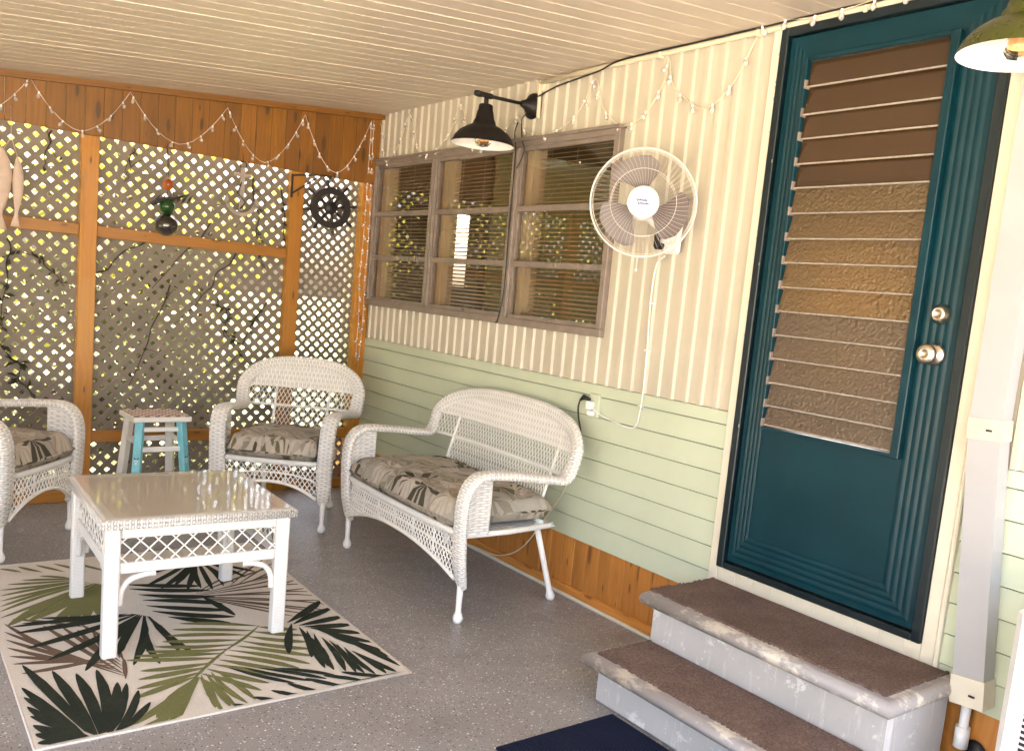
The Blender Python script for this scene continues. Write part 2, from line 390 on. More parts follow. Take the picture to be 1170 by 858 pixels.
        m2=t.n('ShaderNodeMixShader'); t.l(schlick(t,.05 if bumpy>.1 else .09),m2.inputs[0]); t.l(m1.outputs[0],m2.inputs[1]); t.l(gl.outputs[0],m2.inputs[2]); t.l(m2.outputs[0],t.out.inputs[0]); return t.mat
    M['obscure']=obscure('obscure_louvre_glass',.75,(.62,.44,.24),(.235,.16,.085),.66)
    M['obscure2']=obscure('dusty_louvre_glass',.55,(.5,.37,.24),(.205,.150,.105),.78)
    M['clearlouvre']=obscure('clear_louvre_glass',.02,(.7,.48,.28),(.12,.07,.035),.5)
    M['glassedge']=paint('glass_edge',(.36,.32,.28),.3,.15,30,0)
    
    t=NT('table_glass'); tr=t.n('ShaderNodeBsdfTransparent'); tr.inputs[0].default_value=(.97,.97,.96,1)
    gl=t.n('ShaderNodeBsdfGlossy'); gl.inputs['Roughness'].default_value=.06; bp=t.n('ShaderNodeBump'); bp.inputs['Strength'].default_value=.06; bp.inputs['Distance'].default_value=.01; t.l(t.noise(t.obj(),14,2),bp.inputs['Height']); t.l(bp.outputs[0],gl.inputs['Normal'])
    mx=t.n('ShaderNodeMixShader'); t.l(schlick(t,.035,.75),mx.inputs[0]); t.l(tr.outputs[0],mx.inputs[1]); t.l(gl.outputs[0],mx.inputs[2]); t.l(mx.outputs[0],t.out.inputs[0]); M['tableglass']=t.mat
    # bulbs
    t=NT('clear_bulb'); t.set((.97,.90,.85),.08,0,trans=.7,ior=1.45); M['bulb']=t.mat
    t=NT('amber_bulb_glass'); t.set((.95,.55,.25),.03,0,trans=1.0,ior=1.4); M['amber']=t.mat
    M['filament']=NT('filament').set((.8,.6,.4),.4,.6)
    M['brass']=NT('brass').set((.6,.4,.15),.3,1.0)
    M['wire_pink']=paint('pinkish_wire',(.62,.46,.40),.4,.05,10,0)
    M['wire_cream']=paint('cream_wire',(.68,.58,.44),.4,.05,10,0)
    t=NT('fan_blade'); t.set((.115,.088,.085),.4); M['blade']=t.mat
    M['fancage']=paint('fan_cage_wire',(.62,.58,.55),.35,.02,10,0)
    M['blueink']=paint('blue_lettering',(.06,.10,.34),.5,.1,10,0)
    M['orangeglass']=NT('orange_glass').set((.45,.11,.02),.1,trans=.4)
    M['greenglass']=NT('green_glass').set((.015,.07,.012),.08,trans=.3)
    M['smokeglass']=NT('smoky_glass').set((.022,.016,.013),.05,coat=1.0)
    M['iron']=paint('dark_iron',(.014,.010,.012),.5,.15,30,.1)
    M['driftwood']=paint('bleached_wood',(.60,.46,.38),.6,.15,14,.2)
    M['anchor']=paint('weathered_anchor',(.36,.30,.26),.6,.2,20,.1)
    # leaves
    def leafm(name,a,b,transl=.5):
        t=NT(name); g=t.n('ShaderNodeNewGeometry'); r=g.outputs['Random Per Island']
        c=t.mix(r,a,b); t.set(c,.5,spec=.3)
        tl=t.n('ShaderNodeBsdfTranslucent'); t.l(c,tl.inputs[0]); mx=t.n('ShaderNodeMixShader'); mx.inputs[0].default_value=transl
        t.l(t.b.outputs[0],mx.inputs[1]); t.l(tl.outputs[0],mx.inputs[2]); t.l(mx.outputs[0],t.out.inputs[0]); return t.mat
    M['leaf']=leafm('yellow_green_leaf',(.16,.18,.02),(.48,.42,.05))
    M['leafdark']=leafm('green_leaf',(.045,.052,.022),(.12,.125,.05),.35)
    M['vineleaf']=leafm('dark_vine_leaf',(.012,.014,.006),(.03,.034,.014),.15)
    M['bark']=paint('bark',(.05,.035,.022),.9,.3,20,.6)
    M['vine']=paint('vine_stem',(.03,.02,.013),.8,.3,40,.3)
    # ground
    t=NT('lawn'); ob=t.obj(); c=t.mix(t.ramp(t.noise(ob,3,5,.7),.3,.7),(.12,.14,.04),(.26,.25,.11)); t.set(c,.95); t.bump(t.noise(ob,60,4),.6,.03); M['lawn']=t.mat
    t=NT('concrete_drive'); ob=t.obj(); c=t.mix(t.ramp(t.noise(ob,2,6,.7),.3,.7),(.40,.36,.30),(.50,.46,.40)); t.set(c,.85); t.bump(t.noise(ob,90,3),.2,.01); M['drive']=t.mat
build_materials()
# ------------------------------------------------------------------ setting
def strip_profile(y0,y1,z0,z1,mb,per=.0825,d=.0115,x0=0.0,off=.02):
    """ribbed metal siding between y0>y1"""
    ks=[(0,0),(.046,0),(.0535,1),(.073,1),(.0795,0)]
    pts=[]; k=int(math.floor((-y0-off)/per))-1
    while True:
        for s,dd in ks:
            y=-(off+k*per+s); pts.append((y,dd))
        k+=1
        if -(off+k*per)<y1-.2: break
    def depth(y):
        for a,b in zip(pts,pts[1:]):
            if a[0]>=y>=b[0]:
                f=(a[0]-y)/(a[0]-b[0]+1e-9); return a[1]+(b[1]-a[1])*f
        return 0
    use=[(y0,depth(y0))]+[p for p in pts if y0>p[0]>y1]+[(y1,depth(y1))]
    for (ya,da),(yb,db) in zip(use,use[1:]):
        mb.poly([(x0-da*d,ya,z0),(x0-db*d,yb,z0),(x0-db*d,yb,z1),(x0-da*d,ya,z1)][::-1])

HC=2.446; SL=.097
def ceilz(x): return HC+SL*x

def make_setting():
    m=MB(); m.poly([(-4.3,-9,0),(0.0,-9,0),(0.0,.06,0),(-4.3,.06,0)]); tag(m.build('floor',M['floor']),kind='structure')
    m=MB(); m.poly([(-60,-60,-.10),(60,-60,-.10),(60,60,-.10),(-60,60,-.10)]); tag(m.build('ground',M['lawn']),kind='structure')
    m=MB(); m.box((-4.3,-9,-.096),(0,.06,-.004)); tag(m.build('slab',M['drive']),kind='structure')
    m=MB(); m.poly([(-11,-30,-.09),(-4.3,-30,-.09),(-4.3,8,-.09),(-11,8,-.09)]); m.poly([(-4.3,-30,-.09),(0,-30,-.09),(0,-9,-.09),(-4.3,-9,-.09)])
    tag(m.build('driveway',M['drive']),kind='structure')
    # ceiling of the porch: beaded panels running out from the house
    m=MB(); y=.10; pr=[]
    while y>-5.75:
        q=random.choice((.0011,.0014,.0018,.0026)); pr+=[(y,0),(y-.0915,0),(y-.0925,q),(y-.0955,q),(y-.0965,0)]; y-=.1
    for (ya,a),(yb,b) in zip(pr,pr[1:]):
        if abs(ya-yb)<1e-6: continue
        m.poly([(0.0,ya,ceilz(0)-a),(-4.0,ya,ceilz(-4)-a),(-4.0,yb,ceilz(-4)-b),(0.0,yb,ceilz(0)-b)])
    m.poly([(0.0,.10,ceilz(0)+.08),(-4.0,.10,ceilz(-4)+.08),(-4.0,-5.75,ceilz(-4)+.08),(0,-5.75,ceilz(0)+.08)])
    m.box((-4.06,-5.75,ceilz(-4)-.04),(-4.0,.10,ceilz(-4)+.1))
    tag(m.build('ceiling',M['ceil']),kind='structure')
make_setting()

# ------------------------------------------------------------------ the house
ZG,ZS=1.017,.28
WY0,WY1,WZ0,WZ1=-.04,-2.43,1.23,2.16
DL,DR,DB,DT=-3.26,-4.108,.419,2.419
def make_house():
    H=thing('mobile_home','cream ribbed metal house side with pale green lap boards below and long window','house',(0,0,0))
    m=MB()
    
    strip_profile(.35,WY0-.02,ZG,2.6,m)
    strip_profile(WY0-.02,WY1+.02,ZG,WZ0+.02,m); strip_profile(WY0-.02,WY1+.02,WZ1-.02,2.6,m)
    strip_profile(WY1+.02,-3.235,ZG,2.6,m); strip_profile(-3.235,-4.14,2.44,2.6,m); strip_profile(-4.14,-8.5,ZG,2.6,m)
    m.build('ribbed_siding',M['siding'],H)
    # lap siding
    m=MB(); zs=[ZG-.0,.963,.868,.770,.672,.575,.477,.380,ZS]
    for (ya,yb) in ((.35,-3.222),(-4.150,-8.5)):
        for i,(zt,zb) in enumerate(zip(zs,zs[1:])):
            A=.008;B=.0135;g=.0022
            zt-=g;zb+=g
            m.poly([(-A,ya,zt),(-A,yb,zt),(-B,yb,zb),(-B,ya,zb)][::-1])
            m.poly([(-B,ya,zb),(-B,yb,zb),(.006,yb,zb),(.006,ya,zb)][::-1]); m.poly([(-A,ya,zt),(-A,yb,zt),(.006,yb,zt),(.006,ya,zt)])
    m.build('lap_siding',M['green'],H)
    m=MB()
    for (ya,yb) in ((.35,-3.222),(-4.150,-8.5)): m.poly([(.005,ya,ZS),(.005,yb,ZS),(.005,yb,ZG),(.005,ya,ZG)])
    m.build('groove_shade',M['iron'],H)  # dark sheet standing in for shade in the grooves between boards
    # pine skirting
    m=MB(); y=.0
    for lim0,lim1 in ((.35,-3.30),(-4.20,-8.5)):
        y=lim0
        while y>lim1:
            w=.088; m.box((-.004,y-.0015,.0),(.012,max(lim1,y-w),ZS),axis=2,bev=.0025); y-=w
        m.build('pine_skirting',M['skirt'],H); m=MB()
    m=MB(); m.box((-.022,.35,.0),(-.0045,-3.28,.05),axis=1,bev=.003); m.build('base_board',M['skirt'],H)
    m=MB(); m.box((-.040,.35,.0),(-.0225,-3.28,.016),bev=.005); m.build('floor_bead',M['trim'],H)
    m=MB(); m.box((-.012,-.002,.29),(-.002,-.028,2.45),bev=.002); m.build('corner_trim',M['trim'],H)
    # body behind
    m=MB(); X0=.11; X1=3.2
    def wall(ya,yb,za,zb,x): m.poly([(x,ya,za),(x,yb,za),(x,yb,zb),(x,ya,zb)])
    wall(.35,WY0-.03,0,2.6,X0); wall(WY0-.03,WY1+.03,0,WZ0+.02,X0); wall(WY0-.03,WY1+.03,WZ1-.02,2.6,X0); wall(WY1+.03,DL-.04,0,2.6,X0); wall(DL-.04,DR+.04,DT-.04,2.6,X0); wall(DR+.04,-8.5,0,2.6,X0)
    for xa,xb,za,zb in ((.0,X1,0,1.41),(.0,X1,1.95,2.6),(.0,.735,1.41,1.95),(.975,X1,1.41,1.95)): m.poly([(xa,.352,za),(xb,.352,za),(xb,.352,zb),(xa,.352,zb)])
    m.poly([(0.02,-8.5,0),(X1,-8.5,0),(X1,-8.5,2.6),(0.02,-8.5,2.6)])
    m.poly([(0,.35,.42),(X1,.35,.42),(X1,-8.5,.42),(0,-8.5,.42)]); 
    m.poly([(0,.35,2.5),(X1,.35,2.5),(X1,-8.5,2.5),(0,-8.5,2.5)])
    light_openings=[(-1.2,-1.95,.9,2.0),(-3.4,-4.1,1.3,2.0)]  # openings added in the unseen far wall to let light into the rooms
    ys=[.35]; 
    for a,b,c,d in light_openings:
        wall(ys[-1],a,0,2.6,X1); wall(a,b,0,c,X1); wall(a,b,d,2.6,X1); ys.append(b)
    wall(ys[-1],-8.5,0,2.6,X1)
    m.build('inner_wall',M['interior'],H)
    m=MB(); m.box((0,.40,2.6),(X1+.2,-8.55,2.66)); m.build('roof',M['ceil'],H)
    m=MB(); m.box((1.15,.315,.42),(X1-.02,.345,2.5)); m.build('inner_partition',M['interiorgreen'],H)
    # windows
    W=MB(); 
    fr=.036
    W.box((-.030,WY0,WZ1),(.03,WY1,WZ1-fr),bev=.003); W.box((-.030,WY0,WZ0+fr),(.03,WY1,WZ0),bev=.003)
    W.box((-.030,WY0,WZ1-fr),(.03,WY0-fr,WZ0+fr),bev=.003); W.box((-.030,WY1+fr,WZ1-fr),(.03,WY1,WZ0+fr),bev=.003)
    W.box((-.048,WY0+.01,WZ1+.004),(.0,WY1-.01,WZ1-.010),bev=.002)
    win=W.build('window',M['alu'],H)
    us=[(WY0-fr,-.79),(-.845,-1.615),(-1.67,WY1+fr)]
    for c in (-.8175,-1.6425):
        m=MB()
        m.box((-.028,c+.0275,WZ1-fr),(.03,c+.004,WZ0+fr),bev=.003); m.box((-.028,c-.004,WZ1-fr),(.03,c-.0275,WZ0+fr),bev=.003)
        m.box((-.022,c+.004,WZ1-fr),(.03,c-.004,WZ0+fr))
        for z in [WZ0+.08+.1*k for k in range(9)]:
            m.ball((-.029,c+.014,z),.004,6); m.ball((-.029,c-.014,z),.004,6)
        m.build('mullion',M['alu'],win)
    for ya,yb in us:
        m=MB()
        for z in (1.818,1.542): m.box((-.018,ya,z+.015),(.010,yb,z-.015),bev=.003)
        m.box((-.014,ya,WZ0+fr+.02),(.01,yb,WZ0+fr)); m.box((-.014,ya,WZ1-fr),(.01,yb,WZ1-fr-.018))
        m.box((-.014,ya,WZ1-fr-.018),(.01,ya-.014,WZ0+fr+.02)); m.box((-.014,yb+.014,WZ1-fr-.018),(.01,yb,WZ0+fr+.02))
        m.box((-.03,(ya+yb)/2+.02,WZ0+fr+.012),(-.0145,(ya+yb)/2-.02,WZ0+fr+.002),bev=.002)
        m.build('sash',M['alu'],win)
        m=MB()
        for z0,z1,t in ((WZ0+fr+.02,1.527,.0),(1.557,1.803,.002),(1.833,WZ1-fr-.018,-.002)):
            m.poly([(-.003+t,ya-.014,z0),(-.003,yb+.014,z0),(-.003,yb+.014,z1),(-.003+t,ya-.014,z1)])
        m.build('pane',M['glass'],win)
        # interior reveal + blind
        m=MB(); m.box((.032,ya+.01,WZ1),(.11,ya-.055,WZ0)); m.build('reveal',M['curtain'],win)
        m=MB(); z=WZ0+.05; ph=R(25)
        while z<WZ1-.02:
            cx=.075; w=.0105; m.poly([(cx-w*math.cos(ph),ya-.06,z-w*math.sin(ph)),(cx-w*math.cos(ph),yb+.01,z-w*math.sin(ph)),(cx,yb+.01,z+.0022),(cx,ya-.06,z+.0022)])
            m.poly([(cx,ya-.06,z+.0022),(cx,yb+.01,z+.0022),(cx+w*math.cos(ph),yb+.01,z+w*math.sin(ph)),(cx+w*math.cos(ph),ya-.06,z+w*math.sin(ph))])
            z+=.0215
        for yy in (ya-.16,(ya+yb)/2,yb+.1):
            m.tube([(.062,yy,WZ0+.04),(.062,yy,WZ1-.03)],.0010,4)
        m.box((.06,ya-.06,WZ0+.05),(.09,yb+.01,WZ0+.035))
        m.build('blind',M['blind'],win)
    # door
    D=MB()   # casing
    D.box((-.022,DL+.043,DT+.024),(.0,DL+.001,.345),bev=.003); D.box((-.022,DR-.001,DT+.024),(.0,DR-.046,.345),bev=.003)
    D.box((-.0225,DL+.001,DT+.026),(.0,DR-.001,DT+.001),bev=.002)
    y=DL+.0005
    while y>DR:
        D.box((-.017,y,DB-.001),(-.001,max(DR,y-.088),.345),bev=.002,axis=2); y-=.088
    D.box((-.03,DR-.047,DT+.02),(0,DR-.062,.345),bev=.004)
    door=D.build('door',M['trim'],H)
    m=MB(); j=.032
    m.box((-.034,DL,DT),(.08,DL-j,DB),bev=.003); m.box((-.034,DR+j,DT),(.08,DR,DB),bev=.003)
    m.box((-.0335,DL-j,DT),(.08,DR+j,DT-j),bev=.003); m.box((-.0335,DL-j,DB+j*.8),(.08,DR+j,DB),bev=.003)
    rc=random.Random(3)
    for k in range(16):
        z=rc.uniform(.55,2.35); q=rc.uniform(.0015,.004); yy=DL-rc.choice((.0005,j-.003,.002)); m.box((-.0348,yy-q*.5,z-q*rc.uniform(1,3.5)),(-.0338,yy+q*.4,z+q),m=1)
    m.build('door_frame',[M['tealdark'],M['glassedge']],door)
    # hinges on left
    a0,a1=DL-j-.006,DR+j+.006; b0,b1=DB+j*.8+.006,DT-j-.004
    i0,i1,c0,c1=-3.384,-3.948,.563,2.305
    G=MB(); N=24
    for k in range(N):
        def rg(t): return (a0+(i0-a0)*t,a1+(i1-a1)*t,b0+(c0-b0)*t,b1+(c1-b1)*t)
        def dep(t):
            if t<.16: return -.016
            return -.016-.0026*abs(math.sin((t-.16)/.84*PI*4))
        t0=k/N;t1=(k+1)/N; A=rg(t0);B=rg(t1); xa,xb=dep(t0),dep(t1)
        def P(rc,x): return [(x,rc[0],rc[2]),(x,rc[1],rc[2]),(x,rc[1],rc[3]),(x,rc[0],rc[3])]
        pa,pb=P(A,xa),P(B,xb)
        for e in range(4):
            f=(e+1)%4
            q=[pa[e],pb[e],pb[f],pa[f]]
            if e==2: q=[(-.016,y,z) for _,y,z in q]
            G.poly(q,sm=False)
    # sides of the slab and lower panel
    G.box((-.0155,a0,b0),(.02,a0-.004,b1)); G.box((-.0155,a1+.004,b0),(.02,a1,b1)); G.box((-.0155,a0,b0+.004),(.02,a1,b0)); G.box((-.0155,a0,b1),(.02,a1,b1-.004))
    G.poly([(-.012,i0,c0),(-.012,i1,c0),(-.012,i1,.985),(-.012,i0,.985)][::-1]); 
    for ya,yb,za,zb in ((i0,i1,c0,c0),(i0,i0,c0,.985),(i1,i1,c0,.985)):
        G.poly([(-.016,ya,za),(-.016,yb,zb),(-.012,yb,zb),(-.012,ya,za)])
    G.build('door_leaf',M['teal'],door)
    # black strips standing in for the shade round the door leaf
    m=MB(); m.poly([(-.002,DL-.02,DB+.01),(-.002,DR+.02,DB+.01),(-.002,DR+.02,b0+.01),(-.002,DL-.02,b0+.01)])
    for ya,yb in ((DL-.02,a0-.002),(a1+.002,DR+.02)): m.poly([(-.002,ya,DB+.01),(-.002,yb,DB+.01),(-.002,yb,DT-.01),(-.002,ya,DT-.01)])
    m.build('gap_shade',M['blackrubber'],door)
    # jalousie
    m=MB(); g0,g1=-3.386,-3.925; z0,z1=.985,2.296
    m.box((-.034,g0+.010,z1+.006),(.0,g0-.006,z0-.008),bev=.002); m.box((-.040,g1+.008,z1+.006),(.0,g1-.022,z0-.008),bev=.003)
    m.box((-.028,g0,z1+.010),(.0,g1,z1-.006),bev=.002); m.box((-.030,g0,z0+.006),(.0,g1,z0-.008),bev=.002)
    lf=m.build('louvre_frame',M['teal'],door)
    zj=[2.289,2.206,2.11,2.028,1.94,1.857,1.768,1.678,1.594,1.506,1.419,1.333,1.247,1.158,1.074,1.002]
    ml=MB()
    for k,(zt,zb) in enumerate(zip(zj,zj[1:])):
        h=zt-zb+.010; mid=(zt+zb)/2-.002; tl=R(11+2*math.sin(k*2.3)); 
        Mx=Matrix.Translation((-.014,(g0+g1)/2,mid))@Matrix.Rotation(tl,4,'Y')
        w=abs(g0-g1)/2-.008; m=MB()
        mt=0 if k<5 else (1 if k<10 else 2)
        m.box((-.0028,-w,-h/2+.0038),(.0028,w,h/2),m=mt,M=Mx); m.box((-.0030,-w,-h/2),(.0030,w,-h/2+.0038),m=3,M=Mx)
        m.build('louvre',[M['clearlouvre'],M['obscure'],M['obscure2'],M['glassedge']],door)
        for yy in (g0-.006,g1+.005): ml=MB(); ml.box((-.036,yy+.003,mid-h/2-.004),(-.008,yy-.003,mid-h/2+.026),bev=.001); ml.build('louvre_clip',M['alu'],door)
    # knob and deadbolt
    for z,nm,pr in ((1.322,'door_knob',[(.033,0),(.034,.006),(.026,.012),(.014,.016),(.012,.032),(.022,.038),(.030,.048),(.031,.060),(.025,.068),(.015,.070),(.012,.0695),(.0115,.066),(.0001,.066)]),
                    (1.447,'deadbolt',[(.031,0),(.032,.005),(.028,.012),(.022,.022),(.020,.026),(.013,.027),(.0125,.025),(.0001,.025)])):
        m=MB(); m.lathe(pr,24,0,Matrix.Translation((-.022,-4.012,z))@Matrix.Rotation(-PI/2,4,'Y')); 
        m.box((-.022-pr[-1][1]-.001,-4.0125,z-.005),(-.022-pr[-1][1]+.003,-4.0115,z+.005))
        m.build(nm,M['knob'],door)
    return H
R=math.radians
make_house()

# ------------------------------------------------------------------ lattice wall
def clipseg(p,d,x0,x1,z0,z1):
    t0,t1=-1e9,1e9
    for q,v,a,b in ((p[0],d[0],x0,x1),(p[1],d[1],z0,z1)):
        if abs(v)<1e-9:
            if not a<=q<=b: return None
        else:
            s,e=(a-q)/v,(b-q)/v
            if s>e: s,e=e,s
            t0=max(t0,s);t1=min(t1,e)
    return (t0,t1) if t1-t0>.02 else None
def lattice_mesh(x0,x1,z0,z1,y0=.012,pitch=.0735,w=.0285,th=.006):
    m=MB(); c=math.sqrt(.5)
    for sg,yy in ((1,y0),(-1,y0+th+.0006)):
        k=0; span=(x1-x0)+(z1-z0)+.2; n=int(span/pitch)+2
        for i in range(-n,n):
            px=(x0+x1)/2+i*pitch+.01; p=(px,(z0+z1)/2); d=(c,c*sg)
            r=clipseg(p,d,x0,x1,z0,z1)
            if not r: continue
            t0,t1=r; L=t1-t0; cx=p[0]+d[0]*(t0+t1)/2; cz=p[1]+d[1]*(t0+t1)/2
            Mx=Matrix.Translation((cx,yy,cz))@Matrix.Rotation(-math.atan2(d[1],d[0])+R(random.uniform(-.12,.12)),4,'Y')
            m.box((-L/2,0,-w/2),(L/2,th,w/2),M=Mx)
    return m
R=math.radians
def make_lattice():
    L=thing('lattice_screen','taupe diagonal lattice wall in a pine post frame with stained board header','lattice',(0,0,0))
    posts=[-.0475-.005,-.5285,-1.674,-2.85,-3.97]
    for i,x in enumerate(posts):
        m=MB(); hw=.0425 if i else .047
        m.box((x-hw,-.050,0),(x+hw,.010,2.02),axis=2,bev=.003); 
        if i==4: m.box((x-hw,.012,0),(x+hw,.06,ceilz(-4)))
        m.build('post',M['post'],L)
    m=MB(); m.box((-4.0,.050,0),(0,.09,.1)); m.build('sill_beam',M['post'],L)
    bays=[(posts[1]+.0425,posts[0]-.047),(posts[2]+.0425,posts[1]-.0425),(posts[3]+.0425,posts[2]-.0425),(posts[4]+.0425,posts[3]-.0425)]
    for i,(a,b) in enumerate(bays):
        m=lattice_mesh(a-.02,b+.02,.0,2.03,w=(.0225 if i==0 else .0285),pitch=(.066 if i==0 else .0735),th=.0045); m.build('lattice_panel',M['lattice'],L)
        m=MB()
        if i>0: m.box((a+.0005,-.036,1.537),(b-.0005,.0105,1.475),axis=0,bev=.003); m.build('mid_rail',M['post'],L)
        m=MB(); m.box((a+.0005,-.034,.399),(b-.0005,.0105,.337),axis=0,bev=.003); m.build('lower_rail',M['post'],L)
        m=MB(); m.box((a+.0005,-.034,.062),(b-.0005,.0105,.0),axis=0,bev=.003); m.build('floor_rail',M['post'],L)
    # header boards
    m=MB(); x=-.0
    while x>-3.98:
        w=.090; x2=max(-4.0,x-w); zt=ceilz(x2)-.001
        m.box((x-.0015,-.070+random.uniform(0,.0012),2.003+random.uniform(0,.002)),(x2,-.0515,zt),axis=2,bev=.0025); x-=w
    m.build('header_board',M['valance'],L)
    m=MB(); n=1
    a=Vector((0,-.088,ceilz(0)-.016)); b=Vector((-4.0,-.088,ceilz(-4)-.016))
    m.sweep([a,b],lambda i:[(-.013,-.016),(.013,-.016),(.013,.016),(-.013,.016)],[(0,1,0)]*2,sm=False)
    m.build('ceiling_bead',M['valance'],L)
    # side return at the left, added out of view to deepen the far corner shade
    L2=thing('lattice_screen','side lattice wall in a pine post frame added out of view to shade the far corner','lattice',(-3.97,0,0),R(90))
    for a,b in ((-1.55,-.07),(-3.0,-1.60)):
        m=lattice_mesh(a-.02,b+.02,.0,2.03,w=.0285); m.build('lattice_panel',M['lattice'],L2)
        m=MB(); m.box((a-.0465,-.050,0),(a-.0005,.010,2.06),axis=2,bev=.003); m.build('post',M['post'],L2)
        for z in (1.537,.399,.062):
            m=MB(); m.box((a+.0005,-.034,z),(b-.0005,.0105,z-.062),axis=0,bev=.003); m.build('rail',M['post'],L2)
    return L
make_lattice()

# ------------------------------------------------------------------ steps and mat
def nosed(x0,x1,y0,y1,z,h,mb,r=.022,m=0):
    """slab with rounded front (-x) and side edges"""
    prof=[]
    for k in range(9):
        a=-PI/2+PI*k/8; prof.append((math.cos(a)*r,math.sin(a)*h/2))
    # rounded outline offsets: sweep around left/front/right as U
    base=[(x1,y0),(x0,y0),(x0,y1),(x1,y1)]   # y0>y1
    rings=[]
    for px,pz in prof:
        rings.append([mb.vert((x1,y0-r+px,z-h/2+pz)),mb.vert((x0+r-px,y0-r+px,z-h/2+pz)),mb.vert((x0+r-px,y1+r-px,z-h/2+pz)),mb.vert((x1,y1+r-px,z-h/2+pz))])
    for a,b in zip(rings,rings[1:]):
        for e in range(3): mb.face([a[e],a[e+1],b[e+1],b[e]],None,m,True)
    mb.face(rings[-1],None,m); mb.face(rings[0][::-1],None,m)
def make_steps():
    T=thing('door_steps','grey two tread steps with worn nosings and brown carpet below teal door','steps',(-.3,-3.75,0))
    o=Vector((.3,3.75,0))
    def loc(ob): 
        for v in ob.data.vertices: v.co+=o
        return ob
    m=MB()
    # lower box
    ya,yb=-3.268,-4.235
    m.box((-.622,ya-.012,0),(-.3705,yb+.012,.150),bev=.012); loc(m.build('lower_riser',M['step'],T))
    m=MB(); m.box((-.370,ya,0.0),(-.045,yb,.318),bev=.012); loc(m.build('upper_riser',M['step'],T))
    m=MB(); nosed(-.672,-.3715,ya+.020,yb-.02,.176,.046,m); loc(m.build('lower_nosing',M['nosing'],T))
    m=MB(); nosed(-.415,-.026,ya+.025,yb-.02,.362,.050,m); loc(m.build('upper_nosing',M['nosing'],T))
    for nm,x0,x1,y0,y1,z in (('lower_carpet',-.625,-.374,ya-.020,yb+.03,.176),('upper_carpet',-.372,-.028,ya+.010,yb+.03,.362)):
        m=MB(); 
        m.box((x0,y0,z-.002),(x1,y1,z+.006),bev=.003)
        # frayed edge tufts
        for k in range(260):
            s=random.random()
            if s<.55: p=(x0-.002,y0+(y1-y0)*random.random())
            elif s<.8: p=(x0+(x1-x0)*random.random(),y0+.002)
            else: p=(x0+(x1-x0)*random.random(),y1-.002)
            r=random.uniform(.002,.005); m.box((p[0]-r,p[1]-r,z),(p[0]+r,p[1]+r,z+random.uniform(.003,.008)))
        # lint
        loc(m.build(nm,M['carpet'],T))
    m=MB()
    m.box((-1.12,-3.40,.0005),(-.640,-4.20,.012),bev=.004); tag(m.build('door_mat',M['navy']),'navy ribbed mat on the floor in front of the grey steps','door mat')
make_steps()

# ------------------------------------------------------------------ rug
def make_rug():
    X0,X1,Y0,Y1=-2.262,-1.088,-2.812,-1.108
    m=MB(); m.box((X0,Y0,.0005),(X1,Y1,.006),bev=.002)
    zc=[.0064]
    def cl(p): return (min(max(p[0],X0+.012),X1-.012),min(max(p[1],Y0+.012),Y1-.012))
    def blade(a,b,w,mt):
        a=Vector(a);b=Vector(b); d=b-a; L=d.length
        if L<.02: return
        n=Vector((-d.y,d.x))/L; pts=[]
        bend=random.uniform(-.05,.05)*L
        zc[0]+=.000012
        w*=(1.4 if w<.03 else .66)*(1+.75*abs(d.x)/L if w<.03 else 1); prof=[(0,.10),(.14,.45),(.32,.85),(.52,1),(.74,.95),(.9,.6),(.97,.3),(1,.05)]
        lft=[];rgt=[]
        for t,k in prof:
            c=a+d*t+n*bend*math.sin(PI*t); j=1+random.uniform(-.06,.06)
            lft.append(cl(c+n*w*.5*k*j)); rgt.append(cl(c-n*w*.5*k*j))
        for i in range(len(prof)-1):
            m.poly([(*rgt[i],zc[0]),(*rgt[i+1],zc[0]),(*lft[i+1],zc[0]),(*lft[i],zc[0])],m=mt)
    for c,w,p,t in BLADES: blade(p,t,w,c)
    # bound edge
    m.tube([(X0,Y0,.004),(X1,Y0,.004),(X1,Y1,.004),(X0,Y1,.004)],.0045,6,closed=True,m=4)
    tag(m.build('rug',[M['rug0'],M['rug1'],M['rug2'],M['rug3'],M['rug0']]),'cream rug with dark green and olive palm leaves under the coffee table','rug')
